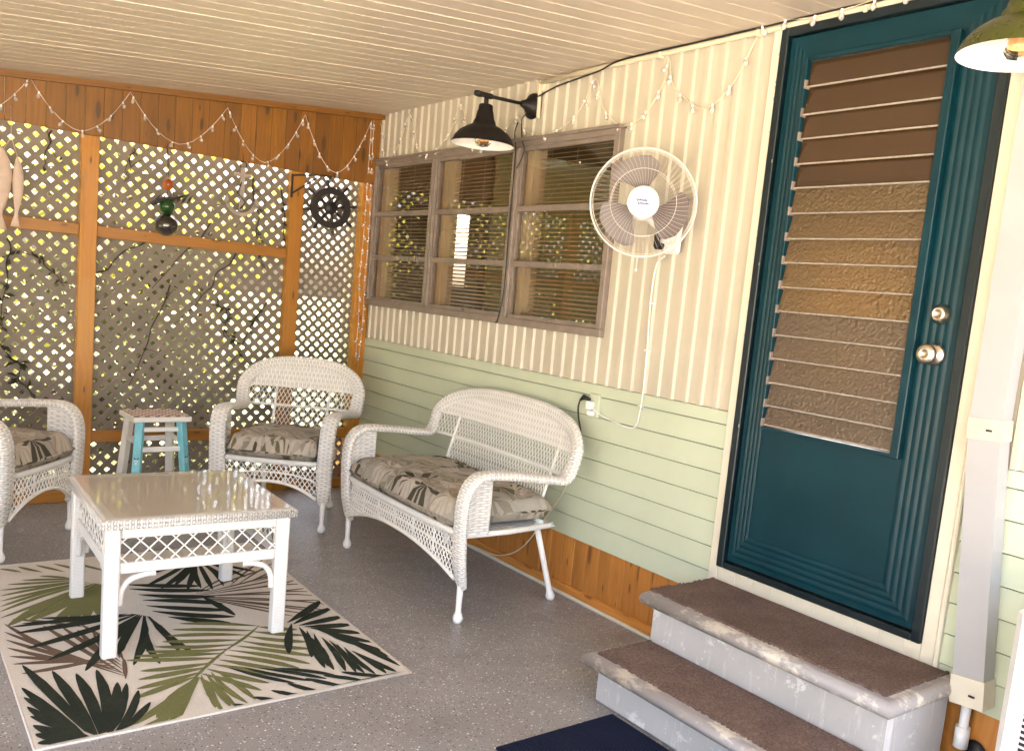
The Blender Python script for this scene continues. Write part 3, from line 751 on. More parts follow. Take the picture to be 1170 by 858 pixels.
BLADES= [(3, 0.007, (-1.53, -1.742), (-1.204, -1.479)), (3, 0.007, (-1.528, -1.748), (-1.114, -1.512)), (3, 0.007, (-1.526, -1.754), (-1.051, -1.576)), (3, 0.007, (-1.524, -1.76), (-1.01, -1.648)), (3, 0.007, (-1.522, -1.766), (-1.006, -1.722)), (3, 0.007, (-1.52, -1.772), (-1.009, -1.791)), (3, 0.007, (-1.518, -1.778), (-1.017, -1.85)), (3, 0.007, (-1.516, -1.784), (-1.025, -1.908)), (3, 0.007, (-1.514, -1.789), (-1.035, -1.969)), (3, 0.007, (-1.513, -1.795), (-1.044, -2.028)), (3, 0.007, (-1.511, -1.801), (-1.062, -2.087)), (3, 0.007, (-1.509, -1.807), (-1.096, -2.146)), (3, 0.007, (-1.507, -1.813), (-1.136, -2.147)), (3, 0.007, (-1.505, -1.818), (-1.198, -2.147)), (3, 0.007, (-1.503, -1.824), (-1.259, -2.147)), (3, 0.006, (-1.377, -1.707), (-1.097, -1.371)), (3, 0.006, (-1.344, -1.703), (-1.07, -1.441)), (3, 0.006, (-1.312, -1.699), (-1.039, -1.5)), (3, 0.006, (-1.278, -1.695), (-1.013, -1.568)), (3, 0.012, (-1.954, -2.431), (-2.226, -1.811)), (3, 0.012, (-1.957, -2.404), (-2.235, -1.893)), (3, 0.012, (-1.96, -2.377), (-2.239, -1.97)), (3, 0.012, (-1.962, -2.349), (-2.243, -2.045)), (3, 0.012, (-1.965, -2.321), (-2.245, -2.123)), (3, 0.012, (-1.968, -2.293), (-2.244, -2.194)), (3, 0.012, (-1.97, -2.264), (-2.229, -2.284)), (3, 0.012, (-1.951, -2.417), (-2.112, -1.88)), (3, 0.012, (-1.948, -2.384), (-2.058, -1.915)), (3, 0.012, (-1.944, -2.351), (-2.014, -1.969)), (3, 0.012, (-1.941, -2.318), (-1.971, -2.026)), (3, 0.012, (-1.937, -2.283), (-1.931, -2.092)), (3, 0.012, (-1.933, -2.248), (-1.899, -2.167)), (3, 0.01, (-1.955, -2.46), (-1.926, -2.293)), (3, 0.01, (-1.93, -2.316), (-1.923, -2.122)), (3, 0.01, (-1.924, -2.149), (-1.992, -1.926)), (3, 0.01, (-1.983, -1.956), (-2.198, -1.773)), (2, 0.011, (-1.867, -1.472), (-2.233, -1.75)), (2, 0.011, (-1.875, -1.461), (-2.226, -1.681)), (2, 0.011, (-1.884, -1.45), (-2.22, -1.626)), (2, 0.011, (-1.893, -1.439), (-2.214, -1.565)), (2, 0.011, (-1.901, -1.428), (-2.208, -1.502)), (2, 0.011, (-1.91, -1.418), (-2.2, -1.433)), (2, 0.011, (-1.919, -1.407), (-2.169, -1.371)), (2, 0.011, (-1.927, -1.396), (-2.114, -1.335)), (2, 0.011, (-1.936, -1.385), (-2.044, -1.303)), (2, 0.011, (-1.788, -1.339), (-1.9, -1.162)), (2, 0.011, (-1.868, -1.311), (-1.969, -1.153)), (2, 0.011, (-1.947, -1.284), (-2.037, -1.149)), (2, 0.011, (-2.025, -1.257), (-2.104, -1.145)), (2, 0.011, (-2.101, -1.23), (-2.171, -1.152)), (2, 0.026, (-1.867, -1.472), (-2.218, -1.841)), (2, 0.026, (-1.861, -1.477), (-2.156, -1.822)), (2, 0.026, (-1.856, -1.482), (-2.086, -1.884)), (2, 0.026, (-1.851, -1.487), (-2.024, -1.919)), (2, 0.026, (-1.845, -1.492), (-1.974, -1.894)), (2, 0.026, (-1.84, -1.497), (-1.919, -1.865)), (1, 0.015, (-1.428, -1.297), (-1.723, -1.338)), (1, 0.015, (-1.425, -1.299), (-1.713, -1.472)), (1, 0.015, (-1.421, -1.302), (-1.692, -1.59)), (1, 0.015, (-1.417, -1.304), (-1.643, -1.639)), (1, 0.015, (-1.413, -1.307), (-1.585, -1.623)), (1, 0.015, (-1.41, -1.309), (-1.551, -1.696)), (1, 0.015, (-1.406, -1.312), (-1.493, -1.69)), (1, 0.015, (-1.402, -1.314), (-1.455, -1.725)), (1, 0.015, (-1.398, -1.316), (-1.401, -1.697)), (1, 0.015, (-1.395, -1.319), (-1.346, -1.668)), (1, 0.015, (-1.391, -1.321), (-1.277, -1.616)), (1, 0.015, (-1.387, -1.324), (-1.212, -1.56)), (1, 0.021, (-1.756, -1.593), (-1.467, -1.729)), (1, 0.021, (-1.74, -1.676), (-1.471, -1.814)), (1, 0.021, (-1.739, -1.749), (-1.467, -1.908)), (1, 0.021, (-1.741, -1.815), (-1.467, -1.988)), (1, 0.021, (-1.734, -1.883), (-1.47, -2.064)), (1, 0.021, (-1.697, -1.966), (-1.497, -2.135)), (1, 0.021, (-1.52, -1.784), (-1.465, -2.049)), (1, 0.021, (-1.758, -1.535), (-1.485, -1.663)), (1, 0.019, (-1.801, -1.888), (-2.202, -1.922)), (1, 0.019, (-1.796, -1.894), (-2.188, -2.08)), (1, 0.019, (-1.79, -1.899), (-2.145, -2.209)), (1, 0.019, (-1.785, -1.905), (-2.054, -2.346)), (1, 0.019, (-1.78, -1.911), (-1.934, -2.255)), (1, 0.019, (-1.775, -1.917), (-1.91, -2.364)), (1, 0.019, (-1.77, -1.923), (-1.831, -2.389)), (1, 0.019, (-1.765, -1.929), (-1.748, -2.317)), (1, 0.019, (-1.759, -1.935), (-1.707, -2.347)), (1, 0.014, (-1.851, -1.854), (-2.211, -1.856)), (1, 0.014, (-1.824, -1.876), (-2.174, -1.834)), (1, 0.014, (-1.797, -1.898), (-2.112, -1.802)), (2, 0.014, (-1.419, -2.193), (-1.678, -2.052)), (2, 0.014, (-1.453, -2.229), (-1.717, -2.101)), (2, 0.014, (-1.487, -2.263), (-1.749, -2.155)), (2, 0.014, (-1.52, -2.297), (-1.779, -2.2)), (2, 0.014, (-1.551, -2.329), (-1.812, -2.235)), (2, 0.014, (-1.582, -2.361), (-1.849, -2.264)), (2, 0.014, (-1.612, -2.392), (-1.89, -2.289)), (2, 0.014, (-1.641, -2.422), (-1.924, -2.313)), (2, 0.014, (-1.67, -2.451), (-1.902, -2.419)), (2, 0.014, (-1.698, -2.48), (-1.922, -2.483)), (2, 0.014, (-1.725, -2.508), (-1.942, -2.549)), (2, 0.014, (-1.751, -2.535), (-1.961, -2.615)), (2, 0.015, (-1.424, -2.199), (-1.302, -2.286)), (2, 0.015, (-1.459, -2.236), (-1.302, -2.348)), (2, 0.015, (-1.493, -2.271), (-1.308, -2.415)), (2, 0.015, (-1.526, -2.306), (-1.324, -2.481)), (2, 0.015, (-1.558, -2.339), (-1.34, -2.546)), (2, 0.015, (-1.589, -2.372), (-1.379, -2.603)), (2, 0.015, (-1.62, -2.403), (-1.426, -2.621)), (2, 0.015, (-1.649, -2.434), (-1.469, -2.632)), (2, 0.015, (-1.678, -2.464), (-1.514, -2.649)), (2, 0.015, (-1.706, -2.493), (-1.559, -2.689)), (2, 0.015, (-1.733, -2.522), (-1.6, -2.729)), (2, 0.007, (-1.416, -2.186), (-1.602, -2.364)), (2, 0.007, (-1.58, -2.342), (-1.77, -2.556)), (2, 0.007, (-1.747, -2.53), (-1.846, -2.652)), (2, 0.007, (-1.834, -2.637), (-1.988, -2.773)), (2, 0.017, (-1.751, -2.535), (-2.003, -2.784)), (2, 0.017, (-1.75, -2.539), (-1.999, -2.867)), (2, 0.017, (-1.748, -2.544), (-1.936, -2.773)), (2, 0.017, (-1.746, -2.548), (-1.913, -2.865)), (2, 0.017, (-1.745, -2.552), (-1.765, -2.782)), (2, 0.017, (-1.743, -2.557), (-1.723, -2.792)), (2, 0.014, (-1.737, -2.535), (-1.752, -2.828)), (2, 0.014, (-1.719, -2.528), (-1.707, -2.811)), (2, 0.014, (-1.701, -2.521), (-1.669, -2.797)), (2, 0.014, (-1.683, -2.514), (-1.639, -2.784)), (1, 0.019, (-1.311, -2.204), (-1.092, -2.018)), (1, 0.019, (-1.295, -2.226), (-1.082, -2.115)), (1, 0.019, (-1.28, -2.248), (-1.082, -2.223)), (1, 0.019, (-1.265, -2.269), (-1.081, -2.322)), (1, 0.019, (-1.25, -2.291), (-1.086, -2.422)), (1, 0.019, (-1.234, -2.312), (-1.092, -2.521)), (1, 0.019, (-1.219, -2.333), (-1.094, -2.602)), (1, 0.019, (-1.204, -2.354), (-1.092, -2.675)), (1, 0.019, (-1.189, -2.376), (-1.099, -2.756)), (1, 0.017, (-1.3, -2.221), (-1.414, -2.49)), (1, 0.017, (-1.287, -2.265), (-1.354, -2.553)), (1, 0.017, (-1.273, -2.309), (-1.348, -2.658)), (1, 0.017, (-1.261, -2.352), (-1.326, -2.684)), (1, 0.017, (-1.248, -2.394), (-1.294, -2.71)), (1, 0.017, (-1.235, -2.435), (-1.266, -2.733)), (1, 0.017, (-1.223, -2.476), (-1.242, -2.754)), (1, 0.017, (-1.211, -2.516), (-1.211, -2.776)), (1, 0.017, (-1.199, -2.556), (-1.174, -2.787)), (1, 0.017, (-1.187, -2.595), (-1.136, -2.792)), (1, 0.05, (-1.292, -2.341), (-1.331, -2.649)), (1, 0.006, (-1.946, -2.948), (-1.716, -2.856)), (1, 0.006, (-1.748, -2.869), (-1.489, -2.817)), (1, 0.006, (-1.525, -2.824), (-1.103, -2.802)), (1, 0.013, (-1.871, -2.929), (-1.949, -2.841)), (1, 0.013, (-1.813, -2.919), (-1.892, -2.816)), (1, 0.013, (-1.752, -2.909), (-1.836, -2.804)), (1, 0.013, (-1.69, -2.898), (-1.77, -2.8)), (1, 0.013, (-1.625, -2.887), (-1.709, -2.782)), (1, 0.013, (-1.557, -2.875), (-1.639, -2.762)), (1, 0.013, (-1.487, -2.863), (-1.573, -2.742)), (1, 0.013, (-1.415, -2.851), (-1.507, -2.714)), (1, 0.013, (-1.339, -2.838), (-1.44, -2.704)), (1, 0.013, (-1.261, -2.824), (-1.377, -2.709)), (1, 0.013, (-1.179, -2.81), (-1.31, -2.709)), (1, 0.01, (-1.678, -2.858), (-1.845, -2.907)), (1, 0.01, (-1.607, -2.853), (-1.779, -2.899)), (1, 0.01, (-1.534, -2.848), (-1.711, -2.888)), (1, 0.01, (-1.459, -2.842), (-1.643, -2.886)), (1, 0.01, (-1.381, -2.837), (-1.571, -2.879)), (1, 0.01, (-1.299, -2.831), (-1.496, -2.872)), (1, 0.01, (-1.215, -2.825), (-1.414, -2.856)), (1, 0.012, (-1.637, -2.52), (-1.486, -2.725)), (1, 0.012, (-1.594, -2.54), (-1.427, -2.735)), (1, 0.012, (-1.551, -2.561), (-1.377, -2.74)), (1, 0.012, (-1.508, -2.581), (-1.335, -2.735)), (1, 0.052, (-2.109, -2.851), (-2.219, -2.218)), (1, 0.052, (-2.104, -2.854), (-2.144, -2.303)), (1, 0.052, (-2.098, -2.857), (-2.083, -2.354)), (1, 0.052, (-2.093, -2.859), (-2.022, -2.352)), (1, 0.052, (-2.088, -2.862), (-1.984, -2.476)), (1, 0.04, (-2.088, -2.862), (-1.96, -2.494)), (1, 0.04, (-2.075, -2.846), (-1.94, -2.562)), (1, 0.04, (-2.063, -2.83), (-1.927, -2.66)), (1, 0.018, (-2.125, -2.838), (-2.242, -2.393)), (1, 0.018, (-2.126, -2.835), (-2.245, -2.466)), (1, 0.018, (-2.128, -2.831), (-2.245, -2.535)), (1, 0.018, (-2.13, -2.827), (-2.245, -2.603)), (1, 0.018, (-2.131, -2.823), (-2.246, -2.664)), (1, 0.018, (-2.133, -2.819), (-2.248, -2.721)), (1, 0.018, (-2.134, -2.815), (-2.25, -2.777))]
make_rug()
# ------------------------------------------------------------------ wicker seats
def supersec(a,b,n=16,e=3.0):
    out=[]
    for k in range(n):
        t=2*PI*k/n; c,s=math.cos(t),math.sin(t)
        out.append((a*math.copysign(abs(c)**(2/e),c),b*math.copysign(abs(s)**(2/e),s)))
    return out
def make_seat(name,label,cat,w,group=None):
    T=thing(name,label,cat,group=group)
    a=w/2+.060; hz=.205; z0=.655; ex=2.7
    def yb(x,z): return .262+(z-.62)*.28-.055*abs(x/a)**4
    def arch(th):
        c,s=math.cos(th),math.sin(th)
        return (-a*math.copysign(abs(c)**(2/ex),c), z0+hz*abs(s)**(2/ex))
    # half of the control points: left side
    L=[((-w/2,-.262,.150),-1,.022),((-w/2-.002,-.275,.19),-1,.034),((-w/2-.004,-.292,.28),-1,.043),((-w/2-.006,-.300,.42),-1,.043),
       ((-w/2-.010,-.296,.535),-1,.043),((-w/2-.012,-.262,.605),-1,.044),((-w/2-.014,-.195,.630),-1,.044),((-w/2-.02,-.05,.622),-1,.043),((-w/2-.03,.10,.606),-1,.042),((-w/2-.045,.195,.607),-1,.042)]
    ctr=[Vector(p) for p,_,_ in L]; W=[Vector((-1,0,0))]*len(L); HW=[h for _,_,h in L]
    n=15
    for k in range(n):
        th=R(9)+(PI-2*R(9))*k/(n-1); x,z=arch(th)
        x1,z1=arch(th-.02); x2,z2=arch(th+.02); d=Vector((x2-x1,0,z2-z1)).normalized(); rad=Vector((-d.z,0,d.x))
        ctr.append(Vector((x,yb(x,z),z))); W.append(rad if rad.dot(Vector((x,0,z-z0+.02)))>0 else -rad); HW.append(.037)
    for (p,_,h) in reversed(L):
        ctr.append(Vector((-p[0],p[1],p[2]))); W.append(Vector((1,0,0))); HW.append(h)
    P=crom(ctr,5); WW=crom(W,5); HH=[v.x for v in crom([(h,0,0) for h in HW],5)]
    m=MB(); m.sweep(P,lambda i:supersec(HH[i],.019 if HH[i]>.03 else .016,18,2.6),WW)
    m.build('woven_frame',M['wicker'],T)
    # back panel above: solid crescent
    zc=.715
    def ztop(x): return z0+hz*max(0,1-abs(x/a)**ex)**(1/ex)-.018
    xe=a
    while ztop(xe)<zc+.004 and xe>0: xe-=.002
    m=MB()
    for off,fl in ((-.007,False),(.007,True)):
        m.grid(lambda u,v:Vector(((2*u-1)*xe, yb((2*u-1)*xe,zc+(ztop((2*u-1)*xe)-zc)*v)+off, zc+(ztop((2*u-1)*xe)-zc)*v)),40,6,
               lambda u,v:((zc+(ztop((2*u-1)*xe)-zc)*v),(2*u-1)*xe+1),flip=fl)
    m.build('back_panel',M['wickerflat'],T)
    # rails
    def railx(z,x0,x1,r,mm,n=16,off=0):
        mm.tube([(x0+(x1-x0)*k/n,yb(x0+(x1-x0)*k/n,z)+off,z) for k in range(n+1)],r,7)
    m=MB(); wv=w/2-.125; xs=a-.035
    railx(zc,-xe-.01,xe+.01,.0065,m); railx(.606,-xs+.01,xs-.01,.0075,m)
    for s in (-1,1): m.tube([(s*wv,yb(wv,z)-.002,z) for z in (.37,.50,.61,.72)],.0075,7)
    railx(.38,-w/2+.07,w/2-.07,.012,m)
    # diamond weave
    def weavefill(mm,inside,x0,x1,zlo,zhi,P3,sp=.0245,slope=1.7,r=.0024):
        for sg in (-1,1):
            k0=int((x0-(zhi-zlo)/slope-.05)/sp)-1; k1=int((x1+(zhi-zlo)/slope+.05)/sp)+1
            for k in range(k0,k1):
                seg=[]; nst=int((zhi-zlo)/.012)+1
                for q in range(nst+1):
                    z=zlo+(zhi-zlo)*q/nst; x=k*sp+sg*(z-zlo)/slope+(sp*.5 if sg<0 else 0)
                    if inside(x,z): seg.append(P3(x,z)+Vector((0,sg*.0018*math.cos(z/.019*PI),0)))
                    else:
                        if len(seg)>1: mm.tube(seg,r,4,cap=False)
                        seg=[]
                if len(seg)>1: mm.tube(seg,r,4,cap=False)
    P3=lambda x,z:Vector((x,yb(x,z),z))
    def lim(z): 
        q=max(0,(z-z0)/hz) ; return a*max(0,1-q**ex)**(1/ex)-.03
    weavefill(m,lambda x,z:(abs(x)<lim(z) and z>.606) or abs(x)<wv,-xs,xs,.385,zc,P3)
    m.build('back_lattice',M['strand'],T)
    # front skirt
    fy=-.283; hx=w/2-.035
    zb=lambda x:.182+.088*(1-(abs(x)/hx)**2.2)
    m=MB()
    fyx=lambda x:fy-.02*(1-(x/hx)**2)
    PF=lambda x,z:Vector((x,fyx(x),z))
    weavefill(m,lambda x,z:abs(x)<hx and z>zb(x),-hx,hx,.18,.372,PF,.0255,1.5,.0030)
    N=24
    m.tube([PF(-hx+2*hx*k/N,zb(-hx+2*hx*k/N)) for k in range(N+1)],.009,8)
    m.tube([PF(-hx+2*hx*k/N,(zb(-hx+2*hx*k/N)+.372)/2) for k in range(N+1)],.0048,6)
    nv=2 if w<.8 else 5
    for k in range(1,nv+1):
        x=-hx+2*hx*k/(nv+1); m.tube([PF(x,zb(x)),PF(x,.372)],.0042,6)
    m.build('front_skirt',M['strand'],T)
    m=MB()
    m.tube([PF(-hx+2*hx*k/N,.378)+Vector((0,-.004,0)) for k in range(N+1)],.0155,10)
    for s in (-1,1): m.tube([(s*(w/2-.01),-.28,.372),(s*(w/2-.015),-.05,.370),(s*(w/2-.05),.2,.37),(s*(w/2-.075),.235,.372)],.0125,10)
    m.build('seat_rim',M['wrap'],T)
    m=MB(); m.box((-w/2+.04,-.28,.366),(w/2-.04,.23,.372)); m.build('seat_deck',M['wickerflat'],T)
    for s in (-1,1):
        m=MB(); x=s*(w/2-.006)
        def gz(y): return .615 if y>-.22 else .615-(-.22-y)*.7
        for off,fl in ((-.006,s>0),(.006,s<0)):
            m.grid(lambda u,v:Vector((x+off,-.285+.125*u,.375+(gz(-.285+.125*u)-.375)*v)),6,10,lambda u,v:(.12*u,.24*v+.3),flip=fl)
        m.tube([(x,-.158,.37),(x,-.158,.62)],.007,8); m.tube([(x,-.158,.62),(x-s*.0,.0,.608),(x+s*.02,.2,.596)],.006,6)
        m.build('arm_panel',M['wickerflat'],T)
        # legs
        m=MB(); m.lathe([(.0001,0),(.013,0),(.0205,.010),(.0225,.022),(.018,.036),(.0125,.048),(.0118,.06),(.0135,.13),(.0155,.215),(.0001,.216)],14,0,Matrix.Translation((s*w/2,-.272,0)))
        m.build('leg',M['leg'],T)
        m=MB(); A=Vector((s*(w/2-.10),.165,.375)); B=Vector((s*(w/2-.083),.283,0)); d=(A-B)
        q=d.to_track_quat('Z','X').to_matrix().to_4x4(); Ln=d.length
        m.lathe([(.0001,0),(.014,.001),(.021,.012),(.0225,.024),(.018,.038),(.0135,.05),(.0130,.2),(.0140,Ln),(.0001,Ln)],14,0,Matrix.Translation(B)@q)
        m.build('leg',M['leg'],T)
    return T
def place(o,x,y,deg): o.location=(x,y,0); o.rotation_euler=(0,0,R(deg)); return o
def make_cushion(label,w,x,y,deg,tufts,seed):
    T=None; rnd=random.Random(seed); m=MB(); D=.54; H=.145; wd=w-.085
    nu=int(wd/.018); nv=26; off=rnd.random()*5
    tp=[((i+.5)/tufts[0],(j+.5)/tufts[1]) for i in range(tufts[0]) for j in range(tufts[1])]
    def prof(u,v):
        a=max(0,1-abs(2*u-1)**10)**.35; b=max(0,1-abs(2*v-1)**7)**.4; return a*b
    def top(u,v,sg):
        x=(u-.5)*wd; yy=(v-.5)*D; h=H/2*prof(u,v)
        if sg>0:
            for (p,q) in tp:
                d2=((u-p)*wd)**2+((v-q)*D)**2; h-=.034*math.exp(-d2/.0030)*prof(u,v)
            h+=.012*noise.noise(Vector((x*9+off,yy*9,seed)))*prof(u,v)+.006*noise.noise(Vector((x*26+off,yy*20,seed)))*prof(u,v)
            h-=.006*abs(math.sin(PI*v*tufts[1]))**8*0
            z=h
        else: z=-h*.8
        # corners pull in slightly, sag over front rim
        rr=1-.025*(abs(2*v-1)**4)*(abs(2*u-1)**4)
        z+=-.018*max(0,(.12-v)/.12)**1.5
        return Vector((x*rr,yy*rr,z+.443))
    m.grid(lambda u,v:top(u,v,1),nu,nv,lambda u,v:(u*wd+off,v*D))
    m.grid(lambda u,v:top(u,v,-1),nu,nv,lambda u,v:(u*wd+off,v*D+.9),flip=True)
    # piping
    ring=[]
    for k in range(nu+1): ring.append(top(k/nu,0,-1))
    for k in range(1,nv+1): ring.append(top(1,k/nv,-1))
    for k in range(nu-1,-1,-1): ring.append(top(k/nu,1,-1))
    for k in range(nv-1,0,-1): ring.append(top(0,k/nv,-1))
    m.tube(ring,.0045,6,closed=True)
    o=m.build('seat_cushion',M['fabric']); tag(o,label,'cushion',group='palm leaf seat cushions')
    o.location=(x,y,0); o.rotation_euler=(0,0,R(deg))
    # shift towards back so the front lies over the rim
    Mx=Matrix.Translation((0,-.045,0))
    o.data.transform(Mx)
    return o
lv=make_seat('wicker_loveseat','white wicker loveseat for two standing against the pale green wall','loveseat',1.13)
place(lv,-.395,-1.90,-91)
make_cushion('long palm leaf cushion on the white wicker loveseat',1.13,-.395,-1.90,-91,(5,2),1)
ac=make_seat('wicker_armchair','white wicker armchair in the corner between the loveseat and the small stool','armchair',.565,group='white wicker armchairs')
place(ac,-.735,-.645,-36.9)
dup(ac,(-2.205,-.655,0),R(52.3),'white wicker armchair at the left edge of the photo facing the coffee table')
make_cushion('palm leaf cushion on the white armchair in the corner',.565,-.735,-.645,-36.9,(2,2),2)
make_cushion('palm leaf cushion on the white armchair at the left edge of the photo',.58,-2.205,-.655,52.3,(2,2),3)

# ------------------------------------------------------------------ coffee table
def make_table():
    T=thing('coffee_table','white wrapped cane coffee table with glass top standing on the palm leaf rug','coffee table',(-1.667,-1.932,0),R(-1))
    w,d,h=.66,.72,.50; a=w/2;b=d/2
    m=MB(); 
    for s in (-1,1):
        m.box((-a,s*b,h-.034),(a,s*(b-.05),h-.004),axis=0,bev=.006,sh=(0,0)); m.box((s*a,-b+.0505,h-.0345),(s*(a-.05),b-.0505,h-.0045),axis=1,bev=.006,sh=(0,0))
    m.build('top_frame',M['wrap'],T)
    m=MB()
    for z,r in ((h-.012,.0085),(h-.027,.0075)): m.tube([(-a-.001,-b-.001,z),(a+.001,-b-.001,z),(a+.001,b+.001,z),(-a-.001,b+.001,z)],r,8,closed=True)
    m.build('braided_edge',M['rope'],T)
    m=MB(); m.box((-a+.03,-b+.03,h-.030),(a-.03,b-.03,h-.0055)); m.build('woven_top',M['tabletop'],T)
    m=MB(); m.box((-a+.012,-b+.012,h-.0010),(a-.012,b-.012,h+.0045),bev=.001); m.build('glass_top',M['tableglass'],T)
    la=a-.036;lb=b-.036;hl=.0245
    for sx in (-1,1):
        for sy in (-1,1):
            m=MB(); m.box((sx*la-hl,sy*lb-hl,0),(sx*la+hl,sy*lb+hl,h-.0355),axis=2,bev=.006,sh=(0,random.random())); m.build('leg',M['wrap'],T)
    def side(u0,u1,P):
        """P(u,z,n) maps onto side plane"""
        m=MB()
        A,B=P(u0,.462,-.013),P(u1,.425,.013); m.box(A,B,bev=.005,sh=(0,0))
        A,B=P(u0,.338,-.013),P(u1,.300,.013); m.box(A,B,bev=.005,sh=(0,0)); m.build('apron_rail',M['wrap'],T)
        m=MB(); z0,z1=.338,.425
        sp=.058
        for sg in (-1,1):
            k=-20
            while k<20:
                p=((u0+u1)/2+k*sp,(z0+z1)/2); r=clipseg(p,(.7071,.7071*sg),u0,u1,z0,z1)
                if r: m.tube([P(p[0]+.7071*r[0],p[1]+.7071*sg*r[0],.002*sg),P(p[0]+.7071*r[1],p[1]+.7071*sg*r[1],.002*sg)],.0028,5,cap=False)
                k+=1
        m.build('apron_lattice',M['strand'],T)
        for s,u in ((1,u0),(-1,u1)):
            m=MB(); m.tube(crom([P(u+s*.006,.185,0),P(u+s*.010,.235,0),P(u+s*.036,.274,0),P(u+s*.085,.289,0),P(u+s*.118,.290,0)],5),.0105,9); m.build('corner_bracket',M['wrap'],T)
    i=la-hl; j=lb-hl
    for s in (-1,1):
        side(-i,i,lambda u,z,n,s=s:Vector((u,s*lb+n,z)))
        side(-j,j,lambda u,z,n,s=s:Vector((s*la+n,u,z)))
make_table()

# ------------------------------------------------------------------ stool
def make_stool():
    T=thing('small_stool','small white stool with turquoise front legs and woven seat by the lattice','stool',(-1.352,-.272,0),R(3))
    w,d,h=.305,.275,.54
    m=MB(); m.box((-w/2,-d/2,h-.028),(w/2,d/2,h),bev=.004); m.build('seat',M['whitewarm'],T)
    m=MB(); n=11;
    for i in range(n):
        for j in range(9):
            u=-w/2+.006+(w-.012)*i/n; v=-d/2+.006+(d-.012)*j/9; du=(w-.012)/n; dv=(d-.012)/9
            if (i+j)%2: m.box((u+.001,v+.001,h+.0005),(u+du-.001,v+dv-.001,h+.006),bev=.002)
            else: m.box((u+.001,v+.001,h+.0005),(u+du-.001,v+dv-.001,h+.0025),m=1)
    m.build('woven_seat',[M['driftwood'],M['carpet']],T)
    def leg(sx,sy,mat,deco):
        A=Vector((sx*(w/2-.045),sy*(d/2-.04),h-.03)); B=Vector((sx*(w/2-.010),sy*(d/2+.015),0)); D=A-B; zt=D.length
        q=D.to_track_quat('Z','Y').to_matrix().to_4x4(); Mx=Matrix.Translation(B)@q
        m=MB(); m.box((-.021,-.019,0),(.021,.019,zt),M=Mx,bev=.003); o=m.build('leg',mat,T)
        if deco:
            # small painted butterfly motif
            m=MB(); zc=zt*.60; 
            f=-1 if (Mx.to_3x3()@Vector((0,1,0))).y>0 else 1
            def P(x,z): return Mx@Vector((x,f*.0195,zc+z))
            for s in (-1,1):
                m.poly([P(0,0),P(s*.011,.004),P(s*.013,.013),P(s*.005,.010)],m=0); m.poly([P(0,-.002),P(s*.010,-.004),P(s*.008,-.012),P(s*.003,-.010)],m=1)
            m.poly([P(-.006,-.016),P(.006,-.016),P(.004,-.026),P(-.004,-.026)],m=1)
            m.build('painted_motif',[M['anchorred'],M['white']],o)
    M['anchorred']=paint('maroon_motif',(.12,.02,.04),.5,.2,30,0)
    leg(-1,-1,M['sky_blue'],True); leg(1,-1,M['sky_blue'],True); leg(-1,1,M['whitewarm'],False); leg(1,1,M['whitewarm'],False)
    for z,hh in ((.455,.025),(.345,.028)):
        m=MB(); k=(h-.03-z)/(h-.03); ax=w/2-.045+.035*k; ay=d/2-.04+.055*k
        if z<.4 or True:
            m.box((-ax+.02,-ay-.008,z),(ax-.02,-ay+.008,z+hh),bev=.003); m.box((-ax+.02,ay-.008,z+.02),(ax-.02,ay+.008,z+hh+.02),bev=.003)
            m.box((-ax-.008,-ay+.018,z+.035),(-ax+.008,ay-.018,z+hh+.035),bev=.003); m.box((ax-.008,-ay+.018,z+.035),(ax+.008,ay-.018,z+hh+.035),bev=.003)
        m.build('stretcher',M['whitewarm'],T)
make_stool()

